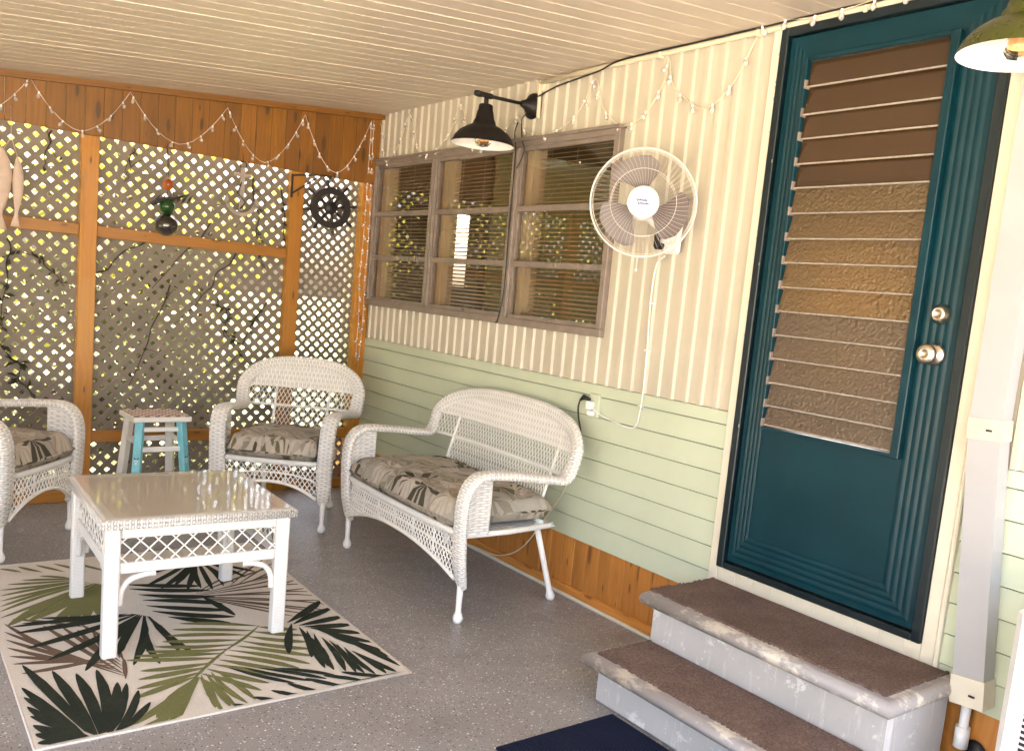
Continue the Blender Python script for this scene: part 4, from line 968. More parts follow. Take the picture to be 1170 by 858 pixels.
# ------------------------------------------------------------------ wall lamps
def make_lamp(label,y,z,matk,dx=-.29,dz=0):
    T=thing('wall_lamp',label,'wall lamp',(0,y,z),group='barn style wall lamps')
    X=Matrix.Rotation(-PI/2,4,'Y')
    m=MB(); m.lathe([(.0001,0),(.062,0),(.064,.006),(.060,.016),(.040,.030),(.024,.052),(.015,.075),(.0001,.076)],28,0,Matrix.Translation((-.010,0,0))@X); m.build('wall_mount',M['black'],T)
    m=MB(); m.tube([(-.07,0,0),(-.16,0,-.003),(dx-.035,-.0,-.008)],.0085,10); 
    m.lathe([(.0001,-.022),(.013,-.02),(.016,0),(.013,.02),(.0001,.022)],12,0,Matrix.Translation((dx-.045,0,-.008))@X); m.lathe([(.013,-.03),(.013,.03)],12,0,Matrix.Translation((dx,0,-.006))@X)
    m.tube([(dx,0,-.01),(dx,0,-.055)],.011,10); m.build('arm',M['black'],T)
    zt=-.048
    KR=1.13; KZ=.92
    outp=[(.0001,0),(.024,0),(.030,-.006),(.031,-.030),(.034,-.036),(.040,-.075),(.047,-.088),(.050,-.104),(.078,-.120),(.104,-.142),(.122,-.168),(.132,-.196),(.134,-.204)]
    inn=[(.1335,-.2045),(.131,-.202),(.120,-.170),(.102,-.146),(.076,-.125),(.046,-.108),(.040,-.09),(.0001,-.088)]
    outp=[(r*KR,z*KZ) for r,z in outp]; inn=[(r*KR,z*KZ) for r,z in inn]
    m=MB(); Mt=Matrix.Translation((dx,0,zt)); m.lathe(outp,40,0,Mt); m.lathe(inn,40,1,Mt); m.lathe([outp[-1],inn[0]],40,0,Mt)
    sh=m.build('lamp_shade',[M[matk],M['enamel']],T)
    m=MB(); m.lathe([(.013,-.09),(.013,-.115),(.018,-.125),(.036,-.150),(.044,-.178),(.040,-.200),(.026,-.217),(.0001,-.222)],24,0,Mt); [m.v.__setitem__(i,(p[0],p[1],p[2]+.022)) for i,p in enumerate(m.v)]; b=m.build('bulb',M['amber'],T)
    m=MB()
    for k in range(5):
        an=2*PI*k/5; m.tube([(dx+.004*math.cos(an),.004*math.sin(an),zt-.10),(dx+.02*math.cos(an),.02*math.sin(an),zt-.145),(dx+.014*math.cos(an+.5),.014*math.sin(an+.5),zt-.175)],.0012,4)
    m.build('filament',M['filament'],b)
    m=MB(); m.tube(crom([(-.03,.01,-.03),(-.05,.03,-.06),(-.045,.04,-.10),(-.035,.04,-.16),(-.03,.02,-.22),(-.03,.07,-.30)],6),.003,6); m.build('lamp_cord',M['blackrubber'],T)
    return T
make_lamp('black barn lamp on the cream wall above the window, amber bulb showing',-1.735,2.318,'black')
make_lamp('dark green barn lamp above the teal door at the right edge of the photo',-4.262,2.345,'olive',dx=-.30)

# ------------------------------------------------------------------ fan
def make_fan():
    c=Vector((-.235,-2.846,1.785)); cam=Vector((-2.632,-5.424,1.55)); n=(cam-c).normalized()
    T=thing('wall_fan','white oscillating wall fan with three mauve blades and wire cage','fan',(0,-2.82,1.67))
    q=n.to_track_quat('Z','Y').to_matrix().to_4x4(); Mx=Matrix.Translation(c-Vector((0,-2.82,1.67)))@q
    RR=.207
    m=MB(); N=60
    def cage(sg,dep,r0):
        for k in range(N):
            a=2*PI*k/N; pts=[]
            for t,z in ((r0,dep),(.10,dep*.97),(.15,dep*.86),(.185,dep*.62),(.202,dep*.3),(RR,0)):
                aa=a+ (0.0 if sg<0 else .25*(t/RR)); pts.append(Mx@Vector((t*math.cos(aa),t*math.sin(aa),z*sg)))
            m.tube(pts,.0004,4,cap=False)
        for t,z,r in ((.128,dep*.93,.0011),(.198,dep*.42,.0009)):
            m.tube([Mx@Vector((t*math.cos(2*PI*k/48),t*math.sin(2*PI*k/48),z*sg)) for k in range(48)],r,5,closed=True)
    cage(1,.052,.055); cage(-1,.055,.06)
    m.tube([Mx@Vector((RR*math.cos(2*PI*k/64),RR*math.sin(2*PI*k/64),0)) for k in range(64)],.0042,7,closed=True)
    m.build('cage',M['fancage'],T)
    m=MB(); m.lathe([(.0001,.062),(.052,.061),(.060,.058),(.0625,.050),(.0625,.044),(.0001,.043)],40,0,Mx); hub=m.build('hub',M['white'],T)
    cu=bpy.data.curves.new('lt','FONT'); 
    m=MB(); z=.0626
    # blue script scribble: two short lines of slanted cursive strokes with a swash
    def stroke(pts,r=.0017): m.tube(crom([Mx@Vector((x,y,z)) for x,y in pts],4),r,4)
    for (y0,x0,nst,sc) in ((.006,-.026,6,1.0),(-.006,-.020,6,.9)):
        x=x0
        stroke([(x-.004,y0-.002),(x,y0+.007*sc),(x+.003,y0+.004),(x+.001,y0-.003),(x+.006,y0-.001)],.0016)
        x+=.006
        for k in range(nst):
            stroke([(x,y0-.001),(x+.003,y0+.004*sc+(.003 if k in (1,4) else 0)),(x+.0035,y0-.001),(x+.006,y0+.0005)]); x+=.006
    stroke([(-.030,-.010),(-.010,-.013),(.014,-.010),(.030,.002),(.026,.010)],.0009)
    m.build('blue_lettering',M['blueink'],hub)
    bpy.data.curves.remove(cu)
    for a0 in (97,213,-30):
        m=MB(); outl=[]
        def fn(u,v):
            r=.045+.135*u; wid=(.40+.62*math.sin(min(1,u*1.05)*PI*.62))*(1-max(0,u-.8)**2*9)
            a=R(a0)+(v-.5)*wid*1.35+.25*u; z=.018*(v-.5)*(-1)*1.6+.0
            return Mx@Vector((r*math.cos(a),r*math.sin(a),z))
        m.grid(fn,10,10); fn2=fn; 
        m.grid(lambda u,v:fn2(u,v)-n*.0025,10,10,flip=True)
        m.build('blade',M['blade'],T)
    m=MB(); m.lathe([(.03,.03),(.035,.0),(.045,-.058),(.062,-.062),(.066,-.085),(.060,-.125),(.040,-.15),(.0001,-.155)],28,0,Mx); m.build('motor_housing',M['white'],T)
    m=MB(); m.box((-.035,-.045,-.06),(-.001-.010,.045,.10),bev=.01)
    e=Mx@Vector((0,-.03,-.10)); m.tube(crom([(-.03,.0,.02),(-.06,-.02,.0),(-.09,-.03,.02),e],6),.021,10); m.build('wall_bracket',M['white'],T)
    # dark control knob below and white spade arm
    m=MB(); m.box((-.07,.030,-.045),(-.028,.075,.025),bev=.012); m.build('control_box',M['black'],T)
    m=MB(); m.tube([(-.09,-.02,-.02),(-.10,-.045,.03),(-.11,-.05,.10)],[.018,.022,.014],10); m.build('swivel_arm',M['white'],T)
    m=MB(); b=Mx@Vector((0,-RR,-.05)); m.tube([b,b+Vector((0,.0,-.05))],.0015,5); m.ball(b+Vector((0,0,-.055)),.006,8); m.build('pull_chain',M['white'],T)
make_fan()

# ------------------------------------------------------------------ cords, conduits, outlet
def make_cords():
    T=thing('wall_outlet','pale wall outlet with plugs on green lap boards between loveseat and door','outlet',(0,-2.43,.92))
    m=MB(); m.box((-.022,-.035,-.055),(-.008,.030,.055),bev=.003); m.build('outlet_box',M['green'],T)
    m=MB(); m.box((-.055,-.012,-.018),(-.022,.018,.020),bev=.004); m.box((-.05,-.02,-.045),(-.022,.012,-.022),bev=.004); m.build('plug',M['white'],T)
    m=MB(); m.tube([(-.03,-2.412,.945),(-.035,-2.375,.952),(-.035,-2.352,.935)],[.008,.012,.006],8)
    m.tube(crom([(-.035,-2.352,.938),(-.03,-2.335,.90),(-.022,-2.335,.85),(-.02,-2.36,.78),(-.02,-2.36,.70),(-.022,-2.31,.6)],6),.0036,6)
    tag(m.build('black_cord',M['blackrubber']),'black plug and cord running from the wall outlet down behind the loveseat','cord')
    m=MB(); m.tube(crom([(-.022,-2.31,.6),(-.022,-2.285,.491),(-.025,-2.172,.334),(-.04,-2.021,.137),(-.05,-1.844,.045),(-.05,-1.663,.03),(-.05,-1.5,.02)],7),.0034,6)
    tag(m.build('white_cord',M['wire_cream']),'thin white cord trailing from behind the loveseat down to the pine skirting','cord')
    m=MB(); pts=[(-.03,-2.79,1.60),(-.018,-2.733,1.557),(-.018,-2.724,1.409),(-.018,-2.735,1.205),(-.018,-2.738,1.017),(-.022,-2.735,.93),(-.022,-2.726,.885),(-.022,-2.69,.862),(-.022,-2.587,.871),(-.028,-2.497,.887),(-.04,-2.447,.91)]
    m.tube(crom(pts,7),.0032,7); 
    for z in (1.40,1.20,.96): m.box((-.022,-2.745,z),(-.008,-2.720,z+.006),bev=.001)
    tag(m.build('fan_cord',M['white']),'white fan cord clipped down the ribbed wall to the outlet','cord')
    # ceiling conduit
    m=MB(); m.tube([(-.024,-1.80,2.422),(-.024,-2.40,2.430),(-.024,-3.2,2.430),(-.026,-4.0,2.431),(-.026,-5.6,2.432)],.0115,10); 
    m.tube([(-.024,-1.80,2.422),(-.024,-1.795,2.39),(-.024,-1.80,2.27),(-.022,-1.80,2.25)],.0095,10)
    m.box((-.03,-1.77,2.38),(-.01,-1.825,2.43),bev=.004)
    for y in (-2.63,-3.15,-3.6): m.box((-.042,y-.008,2.412),(-.010,y+.008,2.446),bev=.003)
    tag(m.build('conduit',M['beige_c']),'cream round conduit running along the top of the ribbed wall','conduit')
    m=MB(); pts=[(-.03,-1.78,2.352),(-.03,-1.93,2.385),(-.032,-2.12,2.402),(-.038,-2.26,2.412),(-.042,-2.38,2.434),(-.044,-2.6,2.437),(-.044,-2.85,2.436),(-.044,-3.27,2.437),(-.044,-4.2,2.438),(-.044,-5.5,2.438)]
    m.tube(crom(pts,5),.0042,6); tag(m.build('power_cable',M['blackrubber']),'black cable running along the cream conduit to the black lamp','cable')
    m=MB(); pts=[(-.035,-1.647,2.246),(-.034,-1.625,2.197),(-.038,-1.650,2.108),(-.036,-1.652,1.9),(-.034,-1.646,1.767),(-.036,-1.655,1.412),(-.040,-1.628,1.252),(-.036,-1.60,1.235)]
    m.tube(crom(pts,6),.003,6); tag(m.build('window_cable',M['blackrubber']),'thin black cable hanging down the window mullion below the black lamp','cable')
M['beige_c']=paint('cream_conduit',(.66,.57,.42),.4,.06,10,0)
make_cords()
def make_downspout():
    T=thing('downspout','grey white rectangular downspout with beige strap beside the teal door frame','downspout',(-.04,-4.315,.33))
    def cy(z): return .015+min(z,.80)*.094
    m=MB(); sec=[(-.046,-.034),(-.040,-.040),(.040,-.040),(.046,-.034),(.046,.03),(-.046,.03)]
    pts=[Vector((0,cy(z),z)) for z in (0,.4,.8,1.4,2.09)]
    m.sweep([p+Vector((-.012,0,0)) for p in pts],lambda i:[(a,b) for a,b in sec],[(0,1,0)]*5,sm=False); m.build('pipe',M['downspout'],T)
    m=MB(); m.sweep([Vector((-.012,cy(-.02),-.02)),Vector((-.012,cy(.065),.065))],lambda i:[(a*1.09,b*1.12) for a,b in sec],[(0,1,0)]*2,sm=False)
    m.build('end_cap',M['trim'],T)
    m=MB(); m.sweep([Vector((-.012,cy(.765),.765)),Vector((-.012,cy(.825),.825))],lambda i:[(a*1.07,b*1.10) for a,b in sec],[(0,1,0)]*2,sm=False); m.build('strap',M['beige'],T)
    m=MB(); 
    for z in (.795,.02): m.box((-.0585,cy(z)-.030,z-.003),(-.0568,cy(z)-.012,z+.003))
    m.build('strap_slot',M['iron'],T)
    m=MB(); m.tube([(-.0,.03,-.01),(.0,.03,-.12),(.004,.03,-.14)],[.014,.014,.014],12); m.tube([(0,.03,-.10),(0,.03,-.165)],.021,12); m.build('outlet_pipe',M['white'],T)
    m=MB(); m.lathe([(.001,0),(.034,0),(.036,.004),(.001,.0045)],20,0,Matrix.Translation((-.0055,-4.315,.155))@Matrix.Rotation(-PI/2,4,'Y')); tag(m.build('skirting_hole',M['iron']),'round dark hole in the pine skirting behind the downspout outlet','hole')
make_downspout()
def make_unit():
    T=thing('louvred_unit','white louvred appliance standing on the floor against the wall right of the steps','appliance',(-.17,-4.78,0))
    m=MB(); m.box((-.13,.30,.03),(.13,-.34,.715),bev=.022); m.build('case',M['white'],T)
    m=MB(); m.box((-.134,.255,.07),(-.131,-.30,.60)); m.build('front_panel',M['white'],T)
    m=MB(); z=.09
    while z<.58: m.box((-.1365,.235,z),(-.1345,-.28,z+.008)); z+=.016
    m.build('louvre_grille',M['iron'],T)
    m=MB()
    for s in (-1,1): m.box((-.12,-.02+s*.27-.02,0),(.12,-.02+s*.27+.02,.03),bev=.004)
    m.build('foot',M['black'],T)
make_unit()

# ------------------------------------------------------------------ string lights
def bulb_mesh():
    m=MB(); m.lathe([(.0001,.004),(.0042,.003),(.0048,-.006),(.0045,-.010)],8,1); m.lathe([(.0040,-.008),(.0075,-.014),(.0105,-.022),(.0085,-.030),(.0001,-.036)],8,0); return m
def string(name,label,paths,wire,sp=.085,x0=None,hang=True,start=.03,sc=1.0,out=None):
    T=thing(name,label,'string lights',group='clear bulb string lights')
    W=MB(); proto=None; first=None
    for path in paths:
        W.tube(path,.0019,5); 
        # second twisted strand
        W.tube([Vector(p)+Vector((.002*math.sin(i*1.1),.002*math.cos(i*1.1),.0025*math.cos(i*1.1))) for i,p in enumerate(path)],.0014,4)
        L=0; nxt=start
        for a,b in zip(path,path[1:]):
            a=Vector(a);b=Vector(b); d=(b-a).length
            while nxt<L+d:
                p=a.lerp(b,(nxt-L)/d); nxt+=sp*random.uniform(.85,1.15)
                if first is None: first=bulb_mesh().build('bulb',[M['bulb'],M['white']],T); o=first
                else: o=first.copy(); COL.objects.link(o); o.parent=T
                o.location=p+ (Vector(out)*.004 if out else Vector((0,0,0))); o.scale=(sc,sc,sc)
                o.rotation_euler=(random.uniform(-.5,.5),random.uniform(-.5,.5),random.random()*6)
            L+=d
    W.build('wire',wire,T)
def sag(a,b,zl,n=14,sw=0.0):
    a=Vector(a);b=Vector(b); out=[]
    for k in range(n+1):
        t=k/n; p=a.lerp(b,t); base=a.z+(b.z-a.z)*t; mid=(a.z+b.z)/2; p.z=base-(mid-zl)*(1-abs(2*t-1)**1.75)
        out.append(p)
    return out
g=[]; yv=-.083
pk=[(-2.45,2.21),(-1.965,2.232),(-1.497,2.261),(-.983,2.289),(-.521,2.343),(-.086,2.393)]; lw=[2.0,2.014,2.036,2.020,2.034]
for (a,b),z in zip(zip(pk,pk[1:]),lw): g+=sag((a[0],yv,a[1]),(b[0],yv,b[1]),z)[(1 if g else 0):]
string('string_lights','string lights scalloped along the stained pine header above the lattice',[g],M['wire_pink'],.088,out=(0,-1,0))
v1=[(-.086,yv,2.393),(-.078,-.065,2.0),(-.074,-.058,1.7),(-.082,-.056,1.4),(-.070,-.056,1.15),(-.072,-.056,.9)]; v2=[(-.070,yv,2.40),(-.052,-.06,2.0),(-.040,-.058,1.7),(-.046,-.057,1.4),(-.040,-.057,1.1),(-.05,-.057,.86)]
string('string_lights','two light strands hanging down the corner post',[crom(v1,5),crom(v2,5)],M['wire_pink'],.088,out=(0,-1,0))
xw=-.021
W=[(-.035,2.38),(-.095,2.37),(-.215,2.143),(-.34,2.23),(-.471,2.408),(-.60,2.20),(-.805,2.156),(-.95,2.25),(-1.055,2.405),(-1.16,2.22),(-1.283,2.146),(-1.45,2.17),(-1.60,2.28),(-1.70,2.20),(-1.903,2.163),(-2.02,2.20),(-2.13,2.27),(-2.214,2.388),(-2.28,2.26),(-2.406,2.165),(-2.52,2.17),(-2.60,2.225),(-2.665,2.32),(-2.679,2.405),(-2.71,2.31),(-2.779,2.245),(-2.901,2.18),(-3.007,2.224),(-3.08,2.312),(-3.144,2.43)]
pw=crom([(xw-(.02 if -2.40<y<-.05 and z<2.17 else 0),y,z) for y,z in W],4)
string('string_lights','string lights draped in loops on the ribbed wall above the window and fan',[pw],M['wire_cream'],.105,out=(-1,0,0),sc=1.0)
pc=[(-.046,-3.15-k*.12,2.435+.006*math.sin(k*1.9)) for k in range(20)]
string('string_lights','string lights run straight along the conduit above the teal door',[pc],M['wire_cream'],.12,out=(-1,0,0),sc=1.0)

# ------------------------------------------------------------------ hanging ornaments
def make_ornaments():
    T=thing('hanging_ornament','dark glass ball ornament with green and orange beads hanging before the lattice','ornament',(-1.303,-.14,1.52))
    m=MB(); m.tube([(0,.05,.50),(.003,.01,.40),(0,0,.33)],.002,5); m.tube([(0,.05,.50),(-.006,.0,.40),(-.01,0,.33)],.0018,5); m.tube([(0,0,.33),(0,0,.1)],.002,5); m.tube([(0,0,.3),(.03,0,.28),(.034,0,.18)],.0015,5); m.build('cord',M['vine'],T)
    m=MB(); m.ball((0,0,.285),.030,14,sc=(1,1,1.15)); m.build('orange_bead',M['orangeglass'],T)
    m=MB(); m.tube(crom([(-.085,0,.165),(-.03,-.01,.195),(.04,-.01,.215),(.115,.0,.245)],5),[.010,.011,.012,.013,.013,.012,.012,.011,.010,.010,.009,.008,.007,.006,.005,.004],6); 
    for k in range(7):
        x=-.07+.028*k; m.poly([(x,-.01,.17+.25*(x+.085)*.4),(x+.02,-.014,.19+.1*(x+.085)),(x+.035,-.012,.225+.1*(x+.085)),(x+.01,-.008,.20+.1*(x+.085))])
    m.build('driftwood_bar',M['iron'],T)
    m=MB(); m.ball((0,0,.165),.042,14); m.build('green_bead',M['greenglass'],T)
    m=MB(); m.ball((.0,0,.112),.018,10); m.tube([(-.03,0,.115),(.03,0,.13)],.006,6); m.build('small_bead',M['iron'],T)
    m=MB(); m.ball((0,0,.062),.063,22); m.build('smoky_ball',M['smokeglass'],T)
    # wooden fish
    T=thing('hanging_fish','pair of pale wooden fish hanging tail down at the left of the lattice','ornament',(-2.045,-.12,1.46))
    m=MB(); m.tube([(0,.04,.62),(.0,.0,.46),(-.03,0,.40)],.0018,5); m.tube([(0,0,.46),(.03,0,.36)],.0018,5); m.build('cord',M['wire_pink'],T)
    def fish(cx,zt,L,wd,th):
        m=MB(); prof=[(0,.10),(.06,.38),(.18,.8),(.34,1),(.52,.86),(.68,.55),(.78,.30),(.84,.32),(.93,.62),(1,.80)]
        pts=[Vector((cx+.006*math.sin(t*4),0,zt-L*t)) for t,_ in prof]
        m.sweep(pts,lambda i:supersec(wd*prof[i][1],th*(prof[i][1]*.6+.25 if i<7 else .25),12,2.2),[(1,0,0)]*len(pts)); m.build('fish',M['driftwood'],T)
    fish(-.045,.41,.41,.048,.02); fish(.028,.37,.35,.026,.015)
    # anchor
    T=thing('hanging_anchor','weathered wooden anchor hanging from the pine header in front of the lattice','ornament',(-.878,-.085,1.70))
    m=MB(); m.box((-.0125,-.008,.02),(.0125,.008,.27),bev=.004); m.box((-.05,-.007,.215),(.05,.0075,.235),bev=.004)
    pts=[Vector((.085*math.sin(t),0,.085-.085*math.cos(t))) for t in [R(a) for a in range(-75,76,10)]]
    m.sweep(pts,lambda i:[(-.010,-.0072),(.010,-.0072),(.010,.0072),(-.010,.0072)],[(math.sin(R(-75+10*i)),0,-math.cos(R(-75+10*i))) for i in range(16)],sm=False)
    for s in (-1,1): m.poly([(s*.070,-.0072,.05),(s*.105,-.0072,.062),(s*.084,-.0072,.105)]); m.poly([(s*.070,.0072,.05),(s*.105,.0072,.062),(s*.084,.0072,.105)])
    m.build('anchor_body',M['anchor'],T)
    m=MB(); m.tube([(.02*math.cos(R(a)),0,.285+.02*math.sin(R(a))) for a in range(0,360,24)],.003,6,closed=True); m.tube([(0,0,.30),(0,.02,.36)],.002,5); m.tube([(.0,-.003,.20),(-.03,-.012,.12),(.02,-.012,.07),(-.01,-.01,.03)],.004,6); m.build('hook',M['iron'],T)
    # ship's wheel and bracket
    T=thing('ship_wheel','dark round ship wheel ornament hanging by the corner window from a bracket','ornament',(-.338,-.115,1.812)); T.scale=(1.28,1.28,1.22)
    m=MB()
    def ring(r,t,w=.008): m.sweep([Vector((r*math.cos(R(a)),0,r*math.sin(R(a)))) for a in range(0,360,10)],lambda i:[(-t,-w),(t,-w),(t,w),(-t,w)],[(math.cos(R(10*i)),0,math.sin(R(10*i))) for i in range(36)],closed=True,sm=False)
    ring(.086,.0165,.009); ring(.0815,.006,.0105); m.lathe([(.0001,-.012),(.030,-.012),(.034,0),(.030,.012),(.0001,.012)],20,0,Matrix.Rotation(PI/2,4,'X')); m.build('rim',M['iron'],T)
    for k in range(8):
        a=R(45*k+10); m=MB(); rr=[.0,.035,.06,.10,.108,.12,.134,.14]; rd=[.006,.006,.009,.006,.005,.009,.007,.003]
        m.tube([(r*math.cos(a),0,r*math.sin(a)) for r in rr],rd,8); m.build('spoke',M['iron'],T)
    m=MB(); m.tube([(0,0,.10),(0,0,.145),(-.02,0,.155)],.002,5); m.build('cord',M['iron'],T)
    m=MB(); m.box((-.574,-.056,1.845),(-.560,-.0505,1.985),bev=.001); m.tube([(-.567,-.056,1.978),(-.52,-.085,1.985),(-.40,-.112,2.0),(-.355,-.115,2.0)],.005,8); m.tube([(-.567,-.056,1.87),(-.50,-.085,1.925),(-.43,-.105,1.985)],.0042,8)
    m.tube([(-.358+.012*math.cos(R(a)),-.115,2.0+.012*math.sin(R(a))) for a in range(-180,60,20)],.004,7)
    tag(m.build('plant_bracket',M['iron']),'black iron bracket on the pine post holding the ship wheel','bracket')
make_ornaments()

# ------------------------------------------------------------------ vines and trees
def leafq(m,p,d,s,asp=.5,mt=0,cup=.12):
    d=d.normalized(); up=Vector((random.uniform(-1,1),random.uniform(-1,1),random.uniform(-.3,1))); sd=d.cross(up)
    if sd.length<.05: sd=Vector((1,0,0))
    sd.normalize(); nn=sd.cross(d)
    a=m.vert(p);b=m.vert(p+d*s*.5+sd*s*asp*.5+nn*s*cup);c=m.vert(p+d*s);e=m.vert(p+d*s*.5-sd*s*asp*.5+nn*s*cup); f=m.vert(p+d*s*.5)
    m.face([a,b,c,e],None,mt)
def vine(a,b,label,leaves=8,wig=.03,y=-.004,ls=.03,twigs=2):
    T=thing('vine',label,'vine',(a[0],y,a[1]),group='dark vine stems on the lattice')
    A=Vector((0,0,0));B=Vector((b[0]-a[0],0,b[1]-a[1])); n=7; pts=[]
    for k in range(n+1):
        t=k/n; p=A.lerp(B,t); p+=Vector((random.uniform(-wig,wig),random.uniform(-.008,.0),random.uniform(-wig,wig)))*(0 if k in (0,) else 1); pts.append(p)
    P=crom(pts,4); m=MB(); m.tube(P,[.0046-.0030*i/len(P) for i in range(len(P))],5)
    for k in range(twigs):
        i=random.randrange(4,len(P)-3); q=P[i]; d=Vector((random.uniform(-1,1),-.1,random.uniform(-.8,.8))).normalized()*random.uniform(.05,.12)
        m.tube([q,q+d*.5+Vector((0,0,.01)),q+d],[.002,.0016,.001],4); pts.append(q+d)
    m.build('stem',M['vine'],T)
    if leaves:
        m=MB()
        for k in range(int(leaves*1.8)):
            q=random.choice(P[3:]+pts[-twigs:]) if twigs else random.choice(P); 
            leafq(m,q+Vector((0,-.004,0)),Vector((random.uniform(-1,1),random.uniform(-.2,0),random.uniform(-1,.6))),ls*random.uniform(.7,1.4))
        m.build('leaves',M['vineleaf'],T)
VN=[((-2.044,1.42),(-2.046,.95),'leafy dark vine stem on the lattice behind the left armchair, upper one',9,.02,.042),
((-2.11,.98),(-1.90,.57),'thick curved dark vine stem on the lattice just above the left armchair',10,.02,.05),
((-1.235,1.25),(-1.426,.663),'long bare vine stem on the lattice above the small stool',2,.012,.02),
((-.869,1.47),(-1.201,1.02),'slanting bare vine stem below the anchor, left of the middle post',1,.02,.02),
((-.789,1.93),(-.711,1.40),'thin leafy vine by the top of the middle post, right of the anchor',7,.015,.028),
((-1.02,1.64),(-1.33,1.22),'long slanting vine stem crossing below the mid rail near the glass ball',1,.02,.02),
((-.66,1.20),(-.89,.78),'forked vine stem on the lattice left of the middle post near its foot',5,.02,.03),
((-1.851,2.0),(-1.887,1.80),'short dark twig under the header at the left of the left pine post',2,.01,.025),
((-1.626,1.28),(-1.28,1.56),'slanting bare stem crossing the lattice right of the left pine post',1,.02,.02),
((-.961,1.20),(-.86,.92),'curled vine with dark leaf clumps in the middle of the large lattice bay',8,.03,.034),
((-1.45,1.98),(-1.49,1.80),'short dark twig under the header right of the left pine post',2,.012,.02),
((-1.93,1.36),(-1.78,1.20),'small forked leafy twig beside the left pine post below the mid rail',5,.012,.036),
((-.62,1.9),(-.52,1.25),'thin dark vine running down beside the middle pine post',6,.01,.028)]
for a,b,l,n,wg,ls in VN: vine(a,b,l,n,wg,ls=ls)

def tree(name,label,x,y,h,r,nl,mat,cat='tree',low=.25,ls=.07,trunk=.05,dens=26):
    T=thing(name,label,cat,(x,y,-.1),group=None)
    m=MB(); base=[Vector((0,0,0)),Vector((random.uniform(-.1,.1),random.uniform(-.1,.1),h*.35)),Vector((random.uniform(-.2,.2),random.uniform(-.2,.2),h*.65)),Vector((random.uniform(-.2,.2),0,h*.92))]
    P=crom(base,5); m.tube(P,[trunk*(1-.8*i/len(P)) for i in range(len(P))],8); tips=[]
    for k in range(dens):
        t=random.uniform(low,1); q=P[min(len(P)-1,int(t*(len(P)-1)))]; an=random.random()*2*PI
        e=q+Vector((math.cos(an)*r*random.uniform(.4,1.05),math.sin(an)*r*random.uniform(.4,1.05),random.uniform(-.15,.45)*r)); md=q.lerp(e,.5)+Vector((0,0,.1*r))
        m.tube([q,md,e],[trunk*.35,trunk*.2,trunk*.07],5); tips+=[md,e,q.lerp(e,.8),md.lerp(e,.5)]
    m.build('trunk',M['bark'],T)
    m=MB(); cl=[(random.choice(tips)+Vector((random.gauss(0,.1),random.gauss(0,.1),random.gauss(0,.1)))*r,random.uniform(.10,.26)*r) for _ in range(dens*2)]
    for k in range(nl):
        c,s=random.choice(cl); p=c+Vector((random.gauss(0,s),random.gauss(0,s),random.gauss(0,s*.8)))
        if p.z<.02: continue
        leafq(m,p,Vector((random.gauss(0,1),random.gauss(0,1),random.gauss(-.3,.7))),ls*random.uniform(.6,1.4),.55)
    m.build('crown',M[mat],T)
random.seed(21)
tree('shrub','yellow green shrub seen through the lattice left of the left pine post',-2.3,1.3,2.6,.75,1900,'leaf','shrub',.1)
tree('shrub','yellow green shrub seen through the lattice behind the glass ball ornament',-1.15,1.9,2.9,.85,1900,'leaf','shrub',.25)
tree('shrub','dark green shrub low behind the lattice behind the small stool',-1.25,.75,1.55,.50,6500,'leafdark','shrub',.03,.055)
tree('shrub','yellow green shrub seen through the lattice beside the middle post',-.55,1.5,2.2,.6,1400,'leaf','shrub',.15)
tree('garden_tree','tall loose yellow green tree far behind the lattice, left side',-2.6,4.6,5.2,1.7,3200,'leaf','tree',.3,.11,.09,34)
tree('garden_tree','tall loose green tree far behind the lattice, near the house',-.6,5.6,4.8,1.5,2200,'leaf','tree',.35,.11,.09,30)
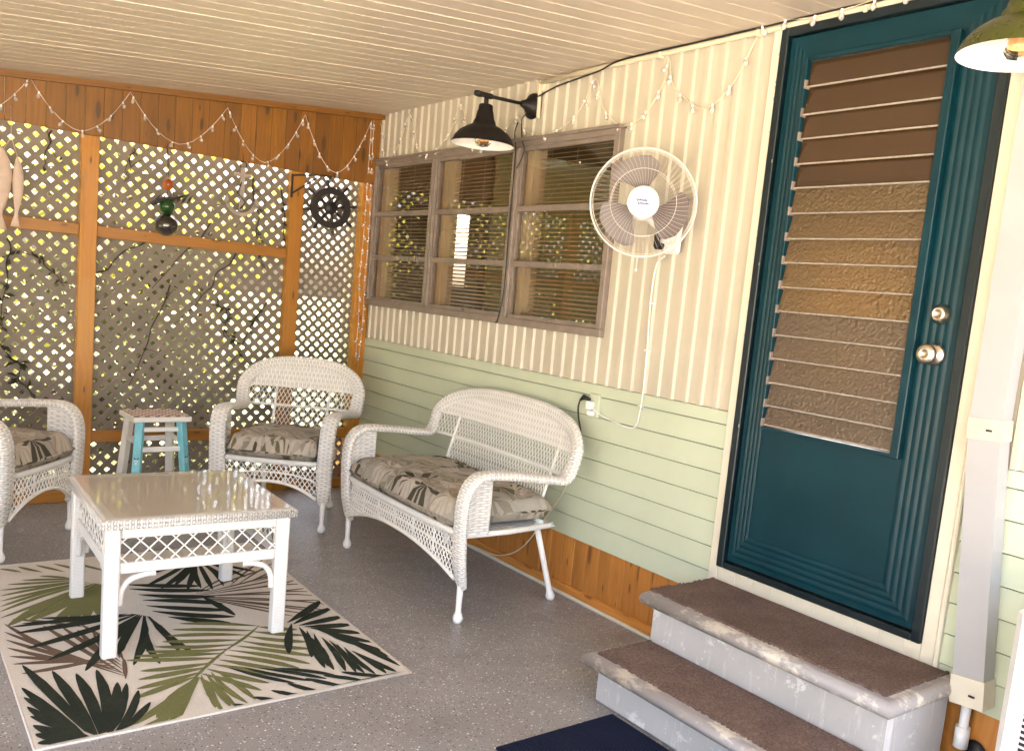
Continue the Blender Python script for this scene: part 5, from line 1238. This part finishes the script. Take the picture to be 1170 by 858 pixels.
tree('shrub','dark green shrub low behind the lattice behind the left armchair',-2.2,2.6,1.2,.8,2200,'leafdark','shrub',.05,.07)

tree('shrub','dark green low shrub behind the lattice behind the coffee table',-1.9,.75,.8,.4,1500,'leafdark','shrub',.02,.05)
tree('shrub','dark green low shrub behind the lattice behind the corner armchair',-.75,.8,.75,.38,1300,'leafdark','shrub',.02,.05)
# ------------------------------------------------------------------ light and camera
w=bpy.data.worlds.new('World'); S.world=w; w.use_nodes=True; nt=w.node_tree
bg=nt.nodes['Background']; sky=nt.nodes.new('ShaderNodeTexSky'); sky.sky_type='NISHITA'; sky.sun_disc=False
SE,SA=63,86     # elevation; azimuth measured clockwise from +y
sky.sun_elevation=R(SE); sky.sun_rotation=R(SA); sky.dust_density=6; sky.air_density=.8; sky.ozone_density=.3
mx=nt.nodes.new('ShaderNodeMix'); mx.data_type='RGBA'; mx.blend_type='MULTIPLY'; mx.inputs[0].default_value=1
mx.inputs[7].default_value=(1.0,.91,.80,1)
nt.links.new(sky.outputs[0],mx.inputs[6]); nt.links.new(mx.outputs[2],bg.inputs[0]); bg.inputs[1].default_value=.15
sd=bpy.data.lights.new('sun','SUN'); sd.energy=4.5; sd.angle=R(.6); sd.color=(1,.95,.87)
so=bpy.data.objects.new('sun',sd); COL.objects.link(so)
d=Vector((math.cos(R(SE))*math.sin(R(SA)),math.cos(R(SE))*math.cos(R(SA)),math.sin(R(SE))))
so.rotation_euler=d.to_track_quat('Z','Y').to_euler(); so.location=d*20
cd=bpy.data.cameras.new('camera'); co=bpy.data.objects.new('camera',cd); COL.objects.link(co); S.camera=co
co.location=(-2.632464,-5.423597,1.368352); co.rotation_euler=(1.44397160,-.09747748,-.66413280)
cd.sensor_width=36; cd.lens=36*1000.717/1170; cd.shift_x=-51.218/1170; cd.shift_y=44.088/1170
cd.clip_start=.02; cd.clip_end=300
S.view_settings.view_transform='Standard'; S.view_settings.look='None'; S.view_settings.exposure=4.15; S.view_settings.gamma=1
S.cycles.max_bounces=10; S.cycles.diffuse_bounces=6; S.cycles.transparent_max_bounces=16
S.cycles.use_denoising=True
